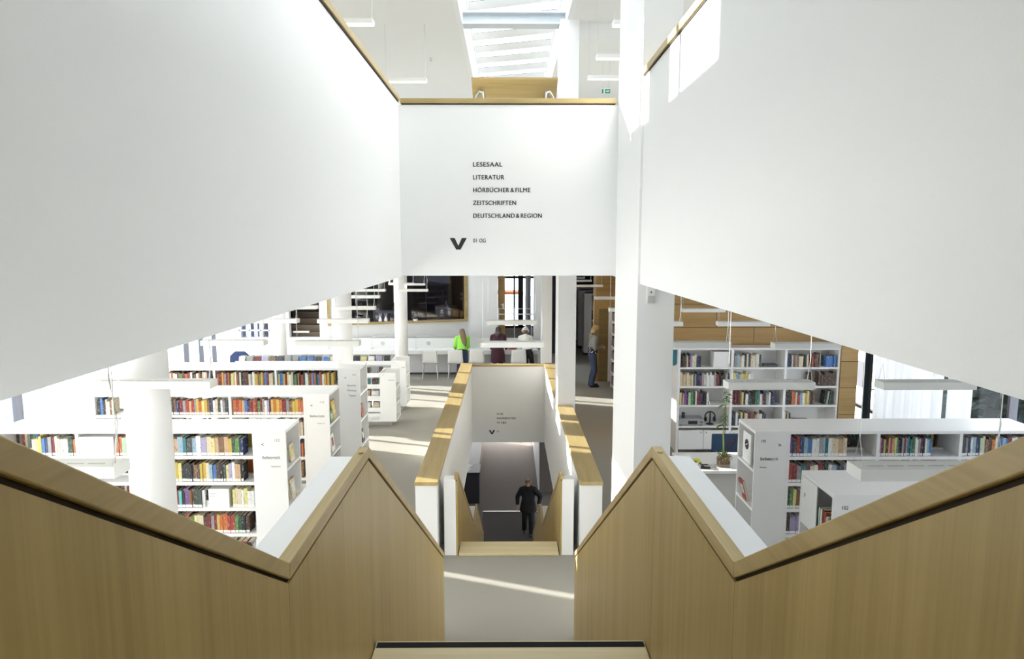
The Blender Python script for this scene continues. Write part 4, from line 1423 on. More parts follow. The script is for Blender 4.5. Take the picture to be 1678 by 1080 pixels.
for x in (-6.68, -6.32):
    for y in (15.98, 16.30):
        MB().tube([(x, y, 0), (x, y, 0.43)], 0.012).build('leg', STEEL, o)

# ------------------------------------------------------------------ work counter, chairs, lamps on the counter
wk = thing('work_counter', 'long white work counter with upright screen panel under the cafe window', 'counter', (-3.0, 19.9, 0))
B(-7.6, 0.88, 19.62, 20.10, 0.66, 0.775).build('worktop', LACQ, wk, bevel=0.004)
B(-7.6, 0.88, 20.02, 20.06, 0.0, 0.66).build('front_panel', GREYPANEL, wk)
B(-7.6, 0.88, 20.00, 20.02, 0.0, 0.05).build('kick_strip', DKMETAL, wk)
B(-5.0, 0.88, 20.06, 20.10, 0.775, 1.07).build('screen_panel', LACQ, wk)
B(-7.6, -5.0, 20.06, 20.10, 0.775, 1.07).build('screen_panel', LACQ, wk)
for x in (-0.34, 0.40):
    B(x - 0.02, x + 0.02, 19.66, 20.02, 0.0, 0.66).build('counter_leg', LACQ, wk)
for x in (-3.72, -2.36, -4.9):
    MB().prism([(x + 0.062 * math.cos(2 * PI * k / 24), 0.92 + 0.062 * math.sin(2 * PI * k / 24)) for k in range(24)], 20.056, 20.061, 'y').build('cable_outlet', PALEPRINT, wk)
for k, x in enumerate((-4.02, -2.72, -5.3, -1.55)):
    o = thing('counter_lamp', ('slim grey angled reading lamp left of the slim round column', 'slim grey angled reading lamp behind the white chairs',
                               'slim grey angled reading lamp behind the rear disc browser', 'slim grey angled reading lamp beside the child in lime')[k].replace(' left of', ' beyond'),
              'lamp', (x, 19.98, 0.775))
    MB().tube([(x, 19.98, 0.775), (x, 19.98, 1.16), (x + 0.40, 19.90, 1.16)], 0.007, 6).build('arm', STEEL, o)
    B(x + 0.10, x + 0.42, 19.895, 19.935, 1.150, 1.164).build('lamp_head', STEEL, o)
    MB().lathe([(0.05, 0), (0.05, 0.012)], (x, 19.98, 0.775), 16).build('base', STEEL, o)


def make_chair():
    t = thing('shell_chair', 'x', 'chair', (0, 0, 0), 'white shell chairs along the work counter')
    n, w = 14, 0.225
    prof = [(0.20, 0.455), (0.10, 0.44), (-0.05, 0.43), (-0.15, 0.44), (-0.205, 0.48), (-0.225, 0.56), (-0.235, 0.68), (-0.245, 0.80), (-0.25, 0.855)]
    wd = [0.20, 0.215, 0.225, 0.225, 0.222, 0.220, 0.215, 0.205, 0.195]
    vs, fs = [], []
    for (y, z), ww in zip(prof, wd):
        for j in range(9):
            u = -1 + j / 4
            vs.append((u * ww, y + (0.02 * u * u if z > 0.5 else 0), z + (0.012 * u * u if z < 0.5 else 0)))
    for i in range(len(prof) - 1):
        for j in range(8):
            a = i * 9 + j
            fs.append((a, a + 1, a + 10, a + 9))
    s = MB().add(vs, fs).build('shell', SHELL, t, smooth=True)
    so = s.modifiers.new('thick', 'SOLIDIFY')
    so.thickness = 0.012
    for sx in (-1, 1):
        for y, yb in ((0.13, 0.21), (-0.12, -0.20)):
            MB().tube([(sx * 0.10, y * 0.6, 0.425), (sx * 0.19, y, 0.415), (sx * 0.215, yb, 0.0)], 0.010, 8).build('leg', STEEL, t)
    return t


ch = make_chair()
spots = [(-2.24, 19.40, 0.04, 'white shell chair nearest the slim round column at the counter'), (-1.50, 19.42, -0.03, 'white shell chair beside the child in the lime jacket'),
         (-0.90, 19.45, 0.02, 'white shell chair between the lime jacket and the maroon coat'), (0.30, 19.42, 0.0, 'white shell chair between the maroon coat and the white hat')]
for i, (x, y, a, l) in enumerate(spots):
    if i:
        copy_tree(ch, (x, y, 0), l, a)
ch.location = (spots[0][0], spots[0][1], 0)
ch.rotation_euler[2] = spots[0][2]
ch['label'] = spots[0][3]
o = thing('red_bag', 'red bag lying on the counter between the maroon coat and the white jacket', 'bag', (0.12, 19.8, 0.775))
m = MB().ell((0.12, 19.82, 0.825), 0.16, 0.09, 0.052, 18, 10)
m.build('bag_body', REDB, o, smooth=True)
MB().tube([(0.02, 19.80, 0.86), (0.06, 19.74, 0.89), (0.16, 19.74, 0.89), (0.2, 19.80, 0.86)], 0.010).build('strap', BLACK, o)

# inside the cafe window
def cafe_table(x, y, label):
    t = thing('cafe_table', label, 'table', (x, y, 1.05))
    n = 36
    vs, fs = [], []
    for z, r in ((1.72, 0.36), (1.70, 0.375), (1.55, 0.36), (1.38, 0.34)):
        for k in range(n):
            rr = r * (1 + (0.035 * math.cos(k * PI) if z < 1.7 else 0))
            vs.append((x + rr * math.cos(2 * PI * k / n), y + rr * math.sin(2 * PI * k / n), z))
    for i in range(3):
        fs += [(i * n + k, i * n + (k + 1) % n, (i + 1) * n + (k + 1) % n, (i + 1) * n + k) for k in range(n)]
    fs.append(tuple(range(n)))
    MB().add(vs, fs).build('pleated_cloth', CLOTH, t)
    MB().lathe([(0.22, 0), (0.22, 0.02), (0.03, 0.04), (0.03, 0.64)], (x, y, 1.05), 20).build('pedestal', DKMETAL, t)
    return t


cafe_table(-2.0, 22.35, 'round cafe table with pleated white cloth in the dark window')
cafe_table(-3.95, 21.75, 'round cafe table with pleated white cloth behind the slim round column')
cafe_table(-2.15, 23.6, 'further round cafe table with white cloth deep in the dark cafe')
for x, y, l in ((-2.0, 22.35, 'small white vase on the cafe table in the dark window'), (-2.15, 23.6, 'small white vase on the further cafe table')):
    o = thing('table_vase', l, 'vase', (x, y, 1.72))
    MB().lathe([(0.05, 0), (0.06, 0.05), (0.025, 0.12), (0.03, 0.17)], (x, y, 1.72), 16).build('vase', CLOTH, o, smooth=True)
    MB().tube([(x, y, 1.87), (x + 0.01, y, 2.0)], 0.006).build('stalk', GREENP, o)
for x, l in ((-3.88, 'white bunny shaped vase on the cafe sill nearer the rear column'), (-3.72, 'white bunny shaped vase on the cafe sill nearer the slim column')):
    y = 21.40 + (x + 1.27) * 0.3064 + 0.02
    o = thing('sill_vase', l, 'vase', (x, y, 1.50))
    MB().lathe([(0.045, 0), (0.058, 0.05), (0.03, 0.12), (0.02, 0.135)], (x, y, 1.50), 16).build('vase', LABEL, o, smooth=True)
    for s in (-1, 1):
        MB().tube([(x + s * 0.012, y, 1.63), (x + s * 0.035, y, 1.76)], 0.011, 6, 0.004).build('ear', LABEL, o)
o = thing('candle_jar', 'clear candle jar with pale foot on the cafe sill', 'jar', (-2.86, 20.95, 1.5))
MB().lathe([(0.075, 0), (0.075, 0.05), (0.0, 0.05)], (-2.86, 20.95, 1.5), 20).build('foot', LABEL, o)
MB().lathe([(0.05, 0.05), (0.075, 0.12), (0.07, 0.22), (0.03, 0.26)], (-2.86, 20.95, 1.5), 20).build('glass', JAR, o, smooth=True)
o = thing('coat_stand', 'white coat stand near the oak frame of the cafe window', 'coat stand', (-1.42, 21.75, 1.05))
MB().tube([(-1.42, 21.75, 1.05), (-1.42, 21.75, 2.30)], 0.028).build('post', LABEL, o)
for k in range(6):
    a = k * PI / 3
    for zz in (2.26, 2.12):
        MB().tube([(-1.42, 21.75, zz - 0.06), (-1.42 + 0.09 * math.cos(a), 21.75 + 0.09 * math.sin(a), zz - 0.03), (-1.42 + 0.12 * math.cos(a), 21.75 + 0.12 * math.sin(a), zz + 0.04)], 0.009, 6).build('hook', LABEL, o)
MB().lathe([(0.2, 0), (0.2, 0.02), (0.03, 0.03)], (-1.42, 21.75, 1.05), 20).build('base', LABEL, o)

# ------------------------------------------------------------------ corridor bookcases on the far side and along the core
def tall_case(x0, x1, y0, h, label):
    t = thing('corridor_bookcase', label, 'bookcase', ((x0 + x1) / 2, y0, 0))
    B(x0, x1, y0, y0 + 0.5, h - 0.04, h).build('top_board', LACQ, t)
    B(x0, x0 + 0.26, y0, y0 + 0.5, 0.10, h - 0.04).build('end_panel', LACQ, t)
    for x in (x0 + 1.0, x1 - 0.02):
        B(x, x + 0.02, y0, y0 + 0.5, 0.10, h - 0.04).build('upright', LACQ, t)
    B(x0 + 0.02, x1 - 0.02, y0 + 0.04, y0 + 0.46, 0.0, 0.10).build('plinth', DKMETAL, t)
    for z in (0.13, 0.5, 0.87, 1.24, 1.61):
        B(x0 + 0.26, x1, y0, y0 + 0.5, z - 0.03, z).build('shelf_board', LACQ, t)
    bk = MB()
    return t


for k, (x0, y0, l) in enumerate(((2.52, 26.6, 'furthest pale bookcase end at the end of the dim corridor'), (2.58, 25.0, 'middle pale bookcase end in the dim corridor'),
                                 (2.62, 23.4, 'nearest pale bookcase end behind the blonde reader'))):
    tall_case(x0, 5.2, y0, 2.15, l)
for y0 in (26.6, 25.0, 23.4):
    for z in (0.13, 0.5, 0.87, 1.24, 1.61):
        backrow(2.9, 3.55, y0 + 0.20, z, 0.16)
cb_ = thing('corridor_bookcase', 'white bookcase seen edge on along the oak core where the blonde reader stands', 'bookcase', (2.85, 16.0, 0))
B(2.765, 3.015, 14.4, 14.43, 0.0, 2.15).build('end_panel', LACQ, cb_)
B(2.765, 3.015, 18.17, 18.20, 0.0, 2.15).build('end_panel', LACQ, cb_)
B(2.765, 3.015, 14.43, 18.17, 2.11, 2.15).build('top_board', LACQ, cb_)
for z in (0.10, 0.45, 0.80, 1.15, 1.50, 1.82):
    B(2.765, 3.015, 14.43, 18.17, z - 0.03, z).build('shelf_board', LACQ, cb_)
B(2.995, 3.015, 14.43, 18.17, 0.0, 2.11).build('back_panel', LACQ, cb_)
for z in (0.10, 0.45, 0.80, 1.15, 1.50, 1.82):
    y = 14.5
    while y < 18.1:
        w = random.uniform(0.022, 0.04)
        mb.cur = cs.index(random.choice('kSSNNRBscn'))
        mb.box(2.775, 2.94, y, y + w - 0.002, z, z + random.uniform(0.19, 0.25))
        y += w
o = mb.build('distant_book', mats)
tag(o, 'the farther, smaller books filling the wall, rear and corridor bookcases', 'book', None, 'stuff')

# ------------------------------------------------------------------ hanging lamps
def lamp(x0, x1, y, z, ceil, label, group):
    t = thing('pendant_lamp', label, 'lamp', ((x0 + x1) / 2, y + 0.07, z))
    w = x1 - x0
    h = 0.058
    b = MB().box(x0, x1, y, y + 0.006, z, z + h).box(x0, x1, y + 0.134, y + 0.14, z, z + h).box(x0, x0 + 0.006, y + 0.006, y + 0.134, z, z + h)
    b.box(x1 - 0.006, x1, y + 0.006, y + 0.134, z, z + h).box(x0 + 0.006, x1 - 0.006, y + 0.006, y + 0.134, z + h - 0.008, z + h - 0.002)
    b.build('housing', LAMPW, t)
    B(x0 + 0.007, x1 - 0.007, y + 0.007, y + 0.133, z + 0.006, z + 0.012).build('diffuser', LAMPLIT, t)
    sl = MB()
    for k in range(6):
        a = x0 + 0.06 + k * (w - 0.12) / 6
        sl.box(a, a + (w - 0.12) / 6 - 0.02, y + 0.055, y + 0.07, z + h - 0.002, z + h - 0.0012)
    sl.build('vent_slot', PALEPRINT, t)
    for x in (x0 + 0.02, x1 - 0.02):
        wv = MB().tube([(x, y + 0.02, z + h - 0.004), (x, y + 0.07, z + h + 0.14), (x, y + 0.12, z + h - 0.004)], 0.0016, 4)
        wv.tube([(x, y + 0.07, z + h + 0.14), (x, y + 0.07, ceil)], 0.0022, 5)
        wv.build('suspension_wire', STEEL, t)
    cb2 = MB().tube([(x1 - 0.035, y + 0.07, z + h - 0.003), (x1 - 0.012, y + 0.078, z + h + 0.2), (x1 - 0.034, y + 0.07, z + h + 0.42), (x1 - 0.03, y + 0.07, ceil)], 0.004, 6)
    cb2.build('power_cable', LAMPW, t, smooth=True)
    return t


ZL = 2.71
LG = 'slim white pendant lamps'
for x0, x1, y, l in (
        (-2.66, -1.92, 3.21, 'slim white pendant lamp low over the oak guard before the round column'),
        (-3.29, -2.35, 5.28, 'long white pendant lamp crossing the round column in front of the bookcases'),
        (-3.45, -2.74, 7.57, 'white pendant lamp above the front bookcase'),
        (-2.39, -1.67, 7.52, 'white pendant lamp hanging before the rear round column, ahead of the front bookcase end'),
        (-3.78, -3.04, 9.76, 'white pendant lamp above the middle bookcase'),
        (-2.75, -2.02, 9.75, 'white pendant lamp by the rear round column, above the middle bookcase end'),
        (-4.08, -3.36, 11.9, 'white pendant lamp in front of the brown seating steps'),
        (-3.02, -2.31, 11.77, 'white pendant lamp at the end of the rear bookcase'),
        (-3.46, -2.71, 14.31, 'white pendant lamp above the front disc browser'),
        (-2.64, -1.93, 16.34, 'lowest of the lamps striping the dark cafe window'),
        (-3.66, -2.95, 16.34, 'lamp striping the cafe window behind the slim column, lowest'),
        (-3.00, -2.29, 18.77, 'second lowest of the lamps striping the dark cafe window'),
        (-3.33, -2.63, 19.03, 'third lowest of the lamps striping the dark cafe window'),
        (0.0, 0.0, 0, ''),
        (1.68, 2.40, 3.15, 'nearest white pendant lamp with vent slots above the half hidden bookcase'),
        (1.71, 2.39, 5.22, 'white pendant lamp hanging before the wall bookcase, above the orchid'),
        (2.92, 3.65, 5.21, 'white pendant lamp hanging in front of the bright curtain'),
        (1.74, 2.44, 7.40, 'white pendant lamp beside the broad pillar, level with the bookcase top'),
        (2.89, 3.61, 7.31, 'white pendant lamp across the window side column of the wall bookcase'),
        (1.72, 2.42, 9.39, 'white pendant lamp emerging from the broad pillar against oak cladding'),
        (2.91, 3.63, 9.38, 'white pendant lamp in the middle of the oak cladding'),
        (2.90, 3.62, 11.31, 'highest white pendant lamp against the oak cladding'),
        (-0.31, 0.39, 7.42, 'white pendant lamp over the stairwell, crossing the maroon coat'),
        (-0.31, 0.40, 9.55, 'white pendant lamp over the stairwell, crossing the lobby opening'),
        (1.79, 2.51, 18.07, 'white pendant lamp high in the corridor before the oak wall'),
        (1.78, 2.50, 13.96, 'white pendant lamp above the blonde reader'),
        (1.70, 2.42, 11.42, 'white pendant lamp at the corridor bookcase beside the broad pillar'),
        (1.80, 2.52, 20.57, 'white pendant lamp further down the dim corridor'),
        (1.80, 2.52, 22.38, 'last white pendant lamp in the dim corridor')):
    if x1 != x0:
        lamp(x0, x1, y, ZL if y < 19.2 or x0 > 0 else ZL + 0.05, 3.5, l, LG)
for x0, x1, y, l in ((-2.43, -1.71, 9.02, 'upper floor lamp over the long oak rail'), (1.32, 2.04, 10.62, 'middle of three upper floor lamps by the broad pillar'),
                     (1.34, 2.06, 11.90, 'lowest of three upper floor lamps above the exit sign'), (1.33, 2.05, 9.05, 'highest of three upper floor lamps by the broad pillar'),
                     (-2.12, -1.40, 12.11, 'upper floor lamp just above the oak rail corner')):
    lamp(x0, x1, y, 6.6, 7.55, l, LG)

# small upper ceiling fittings
for x, y, l in ((-1.63, 10.8, 'white round ceiling spot near the long oak rail'),):
    o = thing('ceiling_spot', l, 'lamp', (x, y, 7.55))
    MB().lathe([(0.07, -0.035), (0.09, -0.03), (0.09, 0)], (x, y, 7.55), 24).build('spot_housing', LABEL, o, smooth=True)
    B(x + 0.12, x + 0.30, y - 0.02, y + 0.02, 7.535, 7.55).build('rail_plate', PALEPRINT, o)
o = thing('sprinkler', 'tiny sprinkler head on the upper ceiling', 'sprinkler', (-1.55, 14.3, 7.55))
MB().lathe([(0.03, -0.07), (0.035, -0.065), (0.012, -0.05), (0.012, -0.01), (0.04, 0)], (-1.55, 14.3, 7.55), 16).build('sprinkler_head', STEEL, o)
ex = thing('exit_sign', 'green and white emergency exit sign hanging over the upper floor', 'exit sign', (1.80, 13.0, 6.58))
B(1.715, 1.88, 13.0, 13.03, 6.585, 6.675).build('sign_box', LABEL, ex)
B(1.782, 1.874, 12.997, 13.0, 6.592, 6.668).build('green_field', SIGNG, ex)
B(1.722, 1.752, 12.997, 13.0, 6.592, 6.668).build('green_door', SIGNG, ex)
MB().prism([(1.795, 6.622), (1.795, 6.640), (1.828, 6.640), (1.828, 6.655), (1.862, 6.631), (1.828, 6.607), (1.828, 6.622)], 12.9945, 12.9965, 'y').build('arrow', LABEL, ex)
for x in (1.74, 1.86):
    MB().tube([(x, 13.015, 6.675), (x, 13.015, 7.30)], 0.004).build('hanger', STEEL, ex)

# reading lectern on the upper floor behind the oak rail
lt = thing('lectern', 'tilted oak lectern with bent steel legs behind the shaft rail', 'lectern', (0.07, 7.95, 4.32))
MB().prism([(7.70, 5.615), (7.70, 5.640), (8.30, 5.335), (8.30, 5.310)], -0.405, 0.535, 'x').build('oak_top', OAK_CAPX, lt, bevel=0.003)
for s in (-0.265, 0.395):
    d = 1 if s < 0 else -1
    MB().tube([(s, 7.72, 4.32), (s, 7.72, 5.43), (s - d * 0.012, 7.74, 5.49), (s - d * 0.045, 7.78, 5.51), (s - d * 0.08, 7.84, 5.48), (s - d * 0.20, 8.15, 5.30), (s - d * 0.2, 8.2, 4.32)], 0.017, 10).build('steel_leg', STEEL, lt, smooth=True)

# sensor box on the broad pillar
o = thing('wall_sensor', 'small white motion sensor box high on the broad white pillar', 'sensor', (1.21, 5.83, 3.4))
B(1.175, 1.245, 5.805, 5.84, 3.33, 3.48).build('housing', LACQ, o, bevel=0.003)
B(1.182, 1.238, 5.795, 5.805, 3.34, 3.40).build('lens', PALEPRINT, o, bevel=0.004)
B(1.205, 1.215, 5.801, 5.805, 3.425, 3.44).build('indicator', DKMETAL, o)

# ------------------------------------------------------------------ ground floor seen through the stairwell
rc = thing('reception_counter', 'dark reception counter with glass top on the ground floor', 'counter', (-1.15, 22.5, -4.32))
B(-1.75, -0.92, 20.8, 21.6, -4.32, -3.33).build('dark_front', DKMETAL, rc)
B(-1.75, -0.90, 20.78, 21.6, -3.33, -3.30).build('dark_top', DKMETAL, rc)
B(-1.75, -1.0, 21.6, 27.0, -4.32, -3.40).build('display_base', BROWNW, rc)
B(-1.75, -0.95, 21.6, 27.0, -3.40, -3.32).build('stone_top', STONE, rc)
for k in range(6):
    a = random.uniform(-0.4, 0.4)
    o = thing('paper_sheet', f"white paper sheet on the dark reception counter, {ORD[k]} from its near edge", 'paper', (-1.38 + 0.05 * (k % 3), 20.92 + 0.10 * k, -3.30 + 0.0015 * k), 'papers on the reception counter')
    q = B(-0.105, 0.105, -0.148, 0.148, 0, 0.0012).build('sheet', LABEL)
    q.parent = o
    o.rotation_euler = (0, 0, a)
mt = B(-0.78, 0.80, 16.9, 20.1, -4.32, -4.312).build('entrance_mat', MATD)
tag(mt, 'dark entrance mat on the ground floor under the woman in black', 'mat')
ms = B(-0.78, 1.0, 20.12, 20.17, -4.32, -4.308).build('metal_strip', STEEL)
tag(ms, 'metal floor strip between the dark mat and the carpet', 'strip')
struct('wall_right', B(1.03, 1.9, 21.8, 31.0, -4.32, -0.92), BROWNW, 'brown grey wall block on the ground floor')
struct('wall_left', B(1.0, 1.03, 21.8, 31.0, -4.25, -0.92), LACQ, 'white panel along the ground floor wall')
struct('trim_5', B(0.985, 1.03, 21.8, 31.0, -4.32, -4.25), DKMETAL, 'dark skirting of the ground floor wall')



# ------------------------------------------------------------------ people
def skin(name, nodes, edges, mat, parent, root=0, sub=2, voxel=0.013, smooth=5, cut=False):
    """grow one continuous closed surface around a chain of joints; nodes: (position, radius or (across, deep))"""
    m = MB()
    rr = [r if isinstance(r, tuple) else (r, r) for _, r in nodes]
    deg = [0] * len(nodes)
    for e in edges:
        deg[e[0]] += 1
        deg[e[1]] += 1
    for k_, ((p, _), (a, b)) in enumerate(zip(nodes, rr)):
        if cut and deg[k_] < 2:
            continue            # hems and cuffs end cleanly
        m.ell(p, a, b, min(a, b), 14, 8)
    for e0, e1 in edges:
        p, q = Vector(nodes[e0][0]), Vector(nodes[e1][0])
        d = (q - p)
        if d.length < 1e-4:
            continue
        d.normalize()
        u = Vector((1, 0, 0)) - d * d.x
        u = u.normalized() if u.length > 0.2 else Vector((0, 1, 0)).cross(d).normalized()
        w = d.cross(u)
        n = 14
        vs = []
        for c, (a, b) in ((p, rr[e0]), (q, rr[e1])):
            vs += [c + u * a * math.cos(2 * PI * k / n) + w * b * math.sin(2 * PI * k / n) for k in range(n)]
        m.add(vs, [(k, (k + 1) % n, n + (k + 1) % n, n + k) for k in range(n)] + [tuple(range(n - 1, -1, -1)), tuple(range(n, 2 * n))])
    o = m.build(name, mat)
    rm = o.modifiers.new('merge', 'REMESH')
    rm.mode = 'VOXEL'
    rm.voxel_size = voxel
    rm.use_smooth_shade = True
    sm_ = o.modifiers.new('soft', 'SMOOTH')
    sm_.factor = 0.5
    sm_.iterations = smooth
    dg = bpy.context.evaluated_depsgraph_get()
    res = bpy.data.meshes.new_from_object(o.evaluated_get(dg))
    bpy.data.objects.remove(o)
    res.materials.clear()
    res.materials.append(mat)
    for pl in res.polygons:
        pl.use_smooth = True
    q = bpy.data.objects.new(name, res)
    COL.objects.link(q)
    q.parent = parent
    return q


def ik(a, b, l1, l2, bend):
    a, b, bend = Vector(a), Vector(b), Vector(bend)
    d = b - a
    L = min(d.length, (l1 + l2) * 0.999)
    u = d.normalized()
    x = (l1 * l1 - l2 * l2 + L * L) / (2 * L)
    h = math.sqrt(max(0.0, l1 * l1 - x * x))
    bend = (bend - u * bend.dot(u)).normalized()
    return a + u * x + bend * h, a + u * L


def person(label, loc, rz, H, hip, lean, head_dir, hands, feet, top, top_len, trousers, hair, hair_long=0.0, knee_fwd=(0, 1, 0.2), top_grow=1.0,
           elbow=(0.3, -1, -0.6), tr_grow=1.0, hat=None, face=True, side=0.0, hood=None, lower_top=None, collar=None, coat=False, heels=(0, 0)):
    """x right, y forward, z up in the figure's own frame; hip: pelvis height; lean: forward lean in degrees"""
    t = thing('person', label, 'person', loc)
    t.rotation_euler = (0, 0, rz)
    s = H / 1.70
    sl, cl = math.sin(R(lean)), math.cos(R(lean))
    ss_ = math.sin(R(side))
    ax = Vector((ss_, sl, cl)).normalized()
    fw = Vector((0, cl, -sl))
    P = Vector((0, 0, hip))
    waist, chest, neckb = P + ax * 0.14 * s, P + ax * 0.33 * s, P + ax * 0.49 * s
    hd = Vector(head_dir).normalized()
    neck = neckb + (ax * 0.6 + hd * 0.4).normalized() * 0.06 * s
    hc = neck + hd * 0.115 * s                      # head centre
    crown = hc + hd * 0.085 * s
    shl, el, hn = [], [], []
    for k, sx in enumerate((-1, 1)):
        sp = P + ax * 0.445 * s + Vector((sx * 0.175 * s, 0, 0)) + fw * 0.01
        hand = Vector(hands[k])
        e, h = ik(sp, hand, 0.285 * s, 0.255 * s, Vector((sx * elbow[0], elbow[1], elbow[2])))
        shl.append(sp); el.append(e); hn.append(h)
    kn, an, hp = [], [], []
    for k, sx in enumerate((-1, 1)):
        hpk = P + Vector((sx * 0.085 * s, 0, -0.03 * s))
        a = Vector(feet[k]) + Vector((0, -0.04 * s, 0.075 * s + heels[k]))
        kk, aa = ik(hpk, a, 0.42 * s, 0.41 * s, Vector(knee_fwd))
        hp.append(hpk); kn.append(kk); an.append(aa)
    # continuous body: pelvis, trunk, head, arms with hands and fingers, legs with feet
    N, E = [], []
    def add(p, r, par=None):
        N.append((Vector(p), r))
        if par is not None:
            E.append((par, len(N) - 1))
        return len(N) - 1
    b0 = add(P, (0.105 * s, 0.092 * s))
    b1 = add(waist, (0.095 * s, 0.080 * s), b0)
    b2 = add(chest, (0.098 * s, 0.085 * s), b1)
    b3 = add(neckb, (0.07 * s, 0.06 * s), b2)
    b4 = add(neck, 0.052 * s, b3)
    fd = (Vector((0, 1, 0)) - hd * hd.y).normalized() if abs(hd.y) < 0.99 else Vector((0, 0, -1))
    b5 = add(hc - hd * 0.05 * s + fd * 0.012 * s, (0.062 * s, 0.068 * s), b4)
    b6 = add(hc + hd * 0.015 * s, (0.075 * s, 0.088 * s), b5)
    b7 = add(crown, (0.05 * s, 0.058 * s), b6)
    add(hc - hd * 0.02 * s + fd * 0.098 * s, 0.011 * s, b6)     # nose
    rt = hd.cross(fd)
    for sx in (-1, 1):
        add(hc - hd * 0.012 * s + rt * sx * 0.082 * s, 0.013 * s, b6)   # ears
    for k, sx in enumerate((-1, 1)):
        a0 = add(shl[k], 0.050 * s, b2)
        a1 = add((shl[k] + el[k]) / 2, 0.042 * s, a0)
        a2 = add(el[k], 0.035 * s, a1)
        a3 = add(hn[k] * 0.92 + el[k] * 0.08, 0.026 * s, a2)
        d = (hn[k] - el[k]).normalized()
        pal = add(hn[k] + d * 0.04 * s, (0.032 * s, 0.016 * s), a3)
        sd = d.cross(fw)
        sd = sd.normalized() if sd.length > 1e-3 else Vector((1, 0, 0))
        cu = d.cross(sd).normalized() * (-0.25 if k else 0.25)
        for j, (off, ln) in enumerate(((-0.031, 0.062), (-0.0105, 0.074), (0.0105, 0.070), (0.030, 0.055))):
            f0 = add(hn[k] + d * 0.075 * s + sd * off * s, 0.0082 * s, pal)
            f1 = add(hn[k] + (d * (0.075 + ln * 0.55) + sd * off * 1.1 + cu * 0.03) * s, 0.0078 * s, f0)
            add(hn[k] + (d * (0.075 + ln * 0.9) + sd * off * 1.1 + cu * 0.09) * s, 0.0072 * s, f1)
        t0 = add(hn[k] + (d * 0.035 - sd * 0.042) * s, 0.0105 * s, pal)
        add(hn[k] + (d * 0.075 - sd * 0.058 + cu * 0.04) * s, 0.0088 * s, t0)
    for k, sx in enumerate((-1, 1)):
        l0 = add(hp[k], 0.070 * s, b0)
        l1 = add((hp[k] + kn[k]) / 2, 0.066 * s, l0)
        l2 = add(kn[k], 0.056 * s, l1)
        l3 = add((kn[k] + an[k]) / 2 + Vector((0, -0.01, 0)), 0.050 * s, l2)
        l4 = add(an[k], 0.036 * s, l3)
        add(an[k] + Vector((0, 0.09 * s, -0.045 * s)), (0.026 * s, 0.020 * s), l4)
    skin('body', N, E, SKIN, t, voxel=0.005, smooth=2)
    # trousers
    N, E = [], []
    g = tr_grow
    b0 = add(P + ax * 0.10 * s, (0.138 * s, 0.105 * s))
    b1 = add(P + ax * 0.0, (0.150 * s, 0.118 * s), b0)
    for k in (0, 1):
        l0 = add(hp[k] + Vector((0, 0, -0.03)), 0.094 * s * g, b1)
        l1 = add((hp[k] + kn[k]) / 2, 0.082 * s * g, l0)
        l2 = add(kn[k], 0.070 * s * g, l1)
        l3 = add((kn[k] + an[k]) / 2 + Vector((0, -0.012, 0)), 0.068 * s * g, l2)
        l4 = add(an[k] + (kn[k] - an[k]).normalized() * 0.03, 0.066 * s * g, l3)
        add(an[k] + Vector((0, 0.0, -0.028 * s)), 0.066 * s * g, l4)
    skin('trousers', N, E, trousers, t, cut=True)
    # shoes
    for k in (0, 1):
        f = Vector(feet[k]) + Vector((0, 0, heels[k]))
        N, E = [], []
        a0 = add(f + Vector((0, -0.065 * s, 0.043 * s)), (0.042 * s, 0.043 * s))
        a1 = add(f + Vector((0, 0.03 * s, 0.040 * s)), (0.043 * s, 0.036 * s), a0)
        add(f + Vector((0, 0.15 * s, 0.030 * s)), (0.040 * s, 0.024 * s), a1)
        skin('shoe', N, E, SHOE, t, voxel=0.009, smooth=3)
    # top garment
    N, E = [], []
    gg = top_grow
    c0 = add(chest, (0.158 * s * gg, 0.115 * s * gg))
    c1 = add(P + ax * 0.42 * s, (0.150 * s * gg, 0.095 * s * gg), c0)
    add(neckb + ax * 0.0, (0.072 * s, 0.068 * s), c1)
    c3 = add(waist, (0.150 * s * gg, 0.115 * s * gg), c0)
    if coat:
        dn = Vector((0, 0, -1))
        c4 = add(P + dn * 0.02 + Vector((0, -0.015, 0)), (0.180 * s * gg, 0.150 * s * gg), c3)
        c5 = add(P + dn * top_len * 0.55, (0.195 * s * gg, 0.160 * s * gg), c4)
        add(P + dn * top_len, (0.205 * s * gg, 0.165 * s * gg), c5)
    else:
        add(P + ax * (0.10 - top_len) * s, (0.168 * s * gg, 0.136 * s * gg), c3)
    for k in (0, 1):
        a0 = add(shl[k], 0.070 * s * gg, c1)
        a1 = add((shl[k] + el[k]) / 2, 0.062 * s * gg, a0)
        a2 = add(el[k], 0.055 * s * gg, a1)
        a3 = add((hn[k] + el[k]) / 2, 0.049 * s * gg, a2)
        add(hn[k] * 0.90 + el[k] * 0.10, 0.042 * s * gg, a3)
    skin('coat' if coat else 'jacket', N, E, top, t, cut=True)
    if lower_top is not None:
        N, E = [], []
        a0 = add(P + ax * 0.26 * s, (0.150 * s, 0.112 * s))
        a1 = add(P + ax * 0.12 * s, (0.165 * s, 0.130 * s), a0)
        add(P + ax * 0.0 * s, (0.168 * s, 0.135 * s), a1)
        skin('dotted_shirt', N, E, lower_top, t, cut=True)
    if collar is not None:
        MB().tube([neckb + ax * 0.02 + rt * 0.10 * s * math.cos(a) + fd * 0.09 * s * math.sin(a) for a in [2 * PI * i / 16 for i in range(17)]], 0.045 * s, 8).build('collar', collar).parent = t
    if hood is not None:
        MB().ell(neckb - fw * 0.070 * s - ax * 0.02, 0.110 * s, 0.050 * s, 0.085 * s).build('hood', hood, smooth=True).parent = t
    rot = Matrix((rt, fd, hd)).transposed()
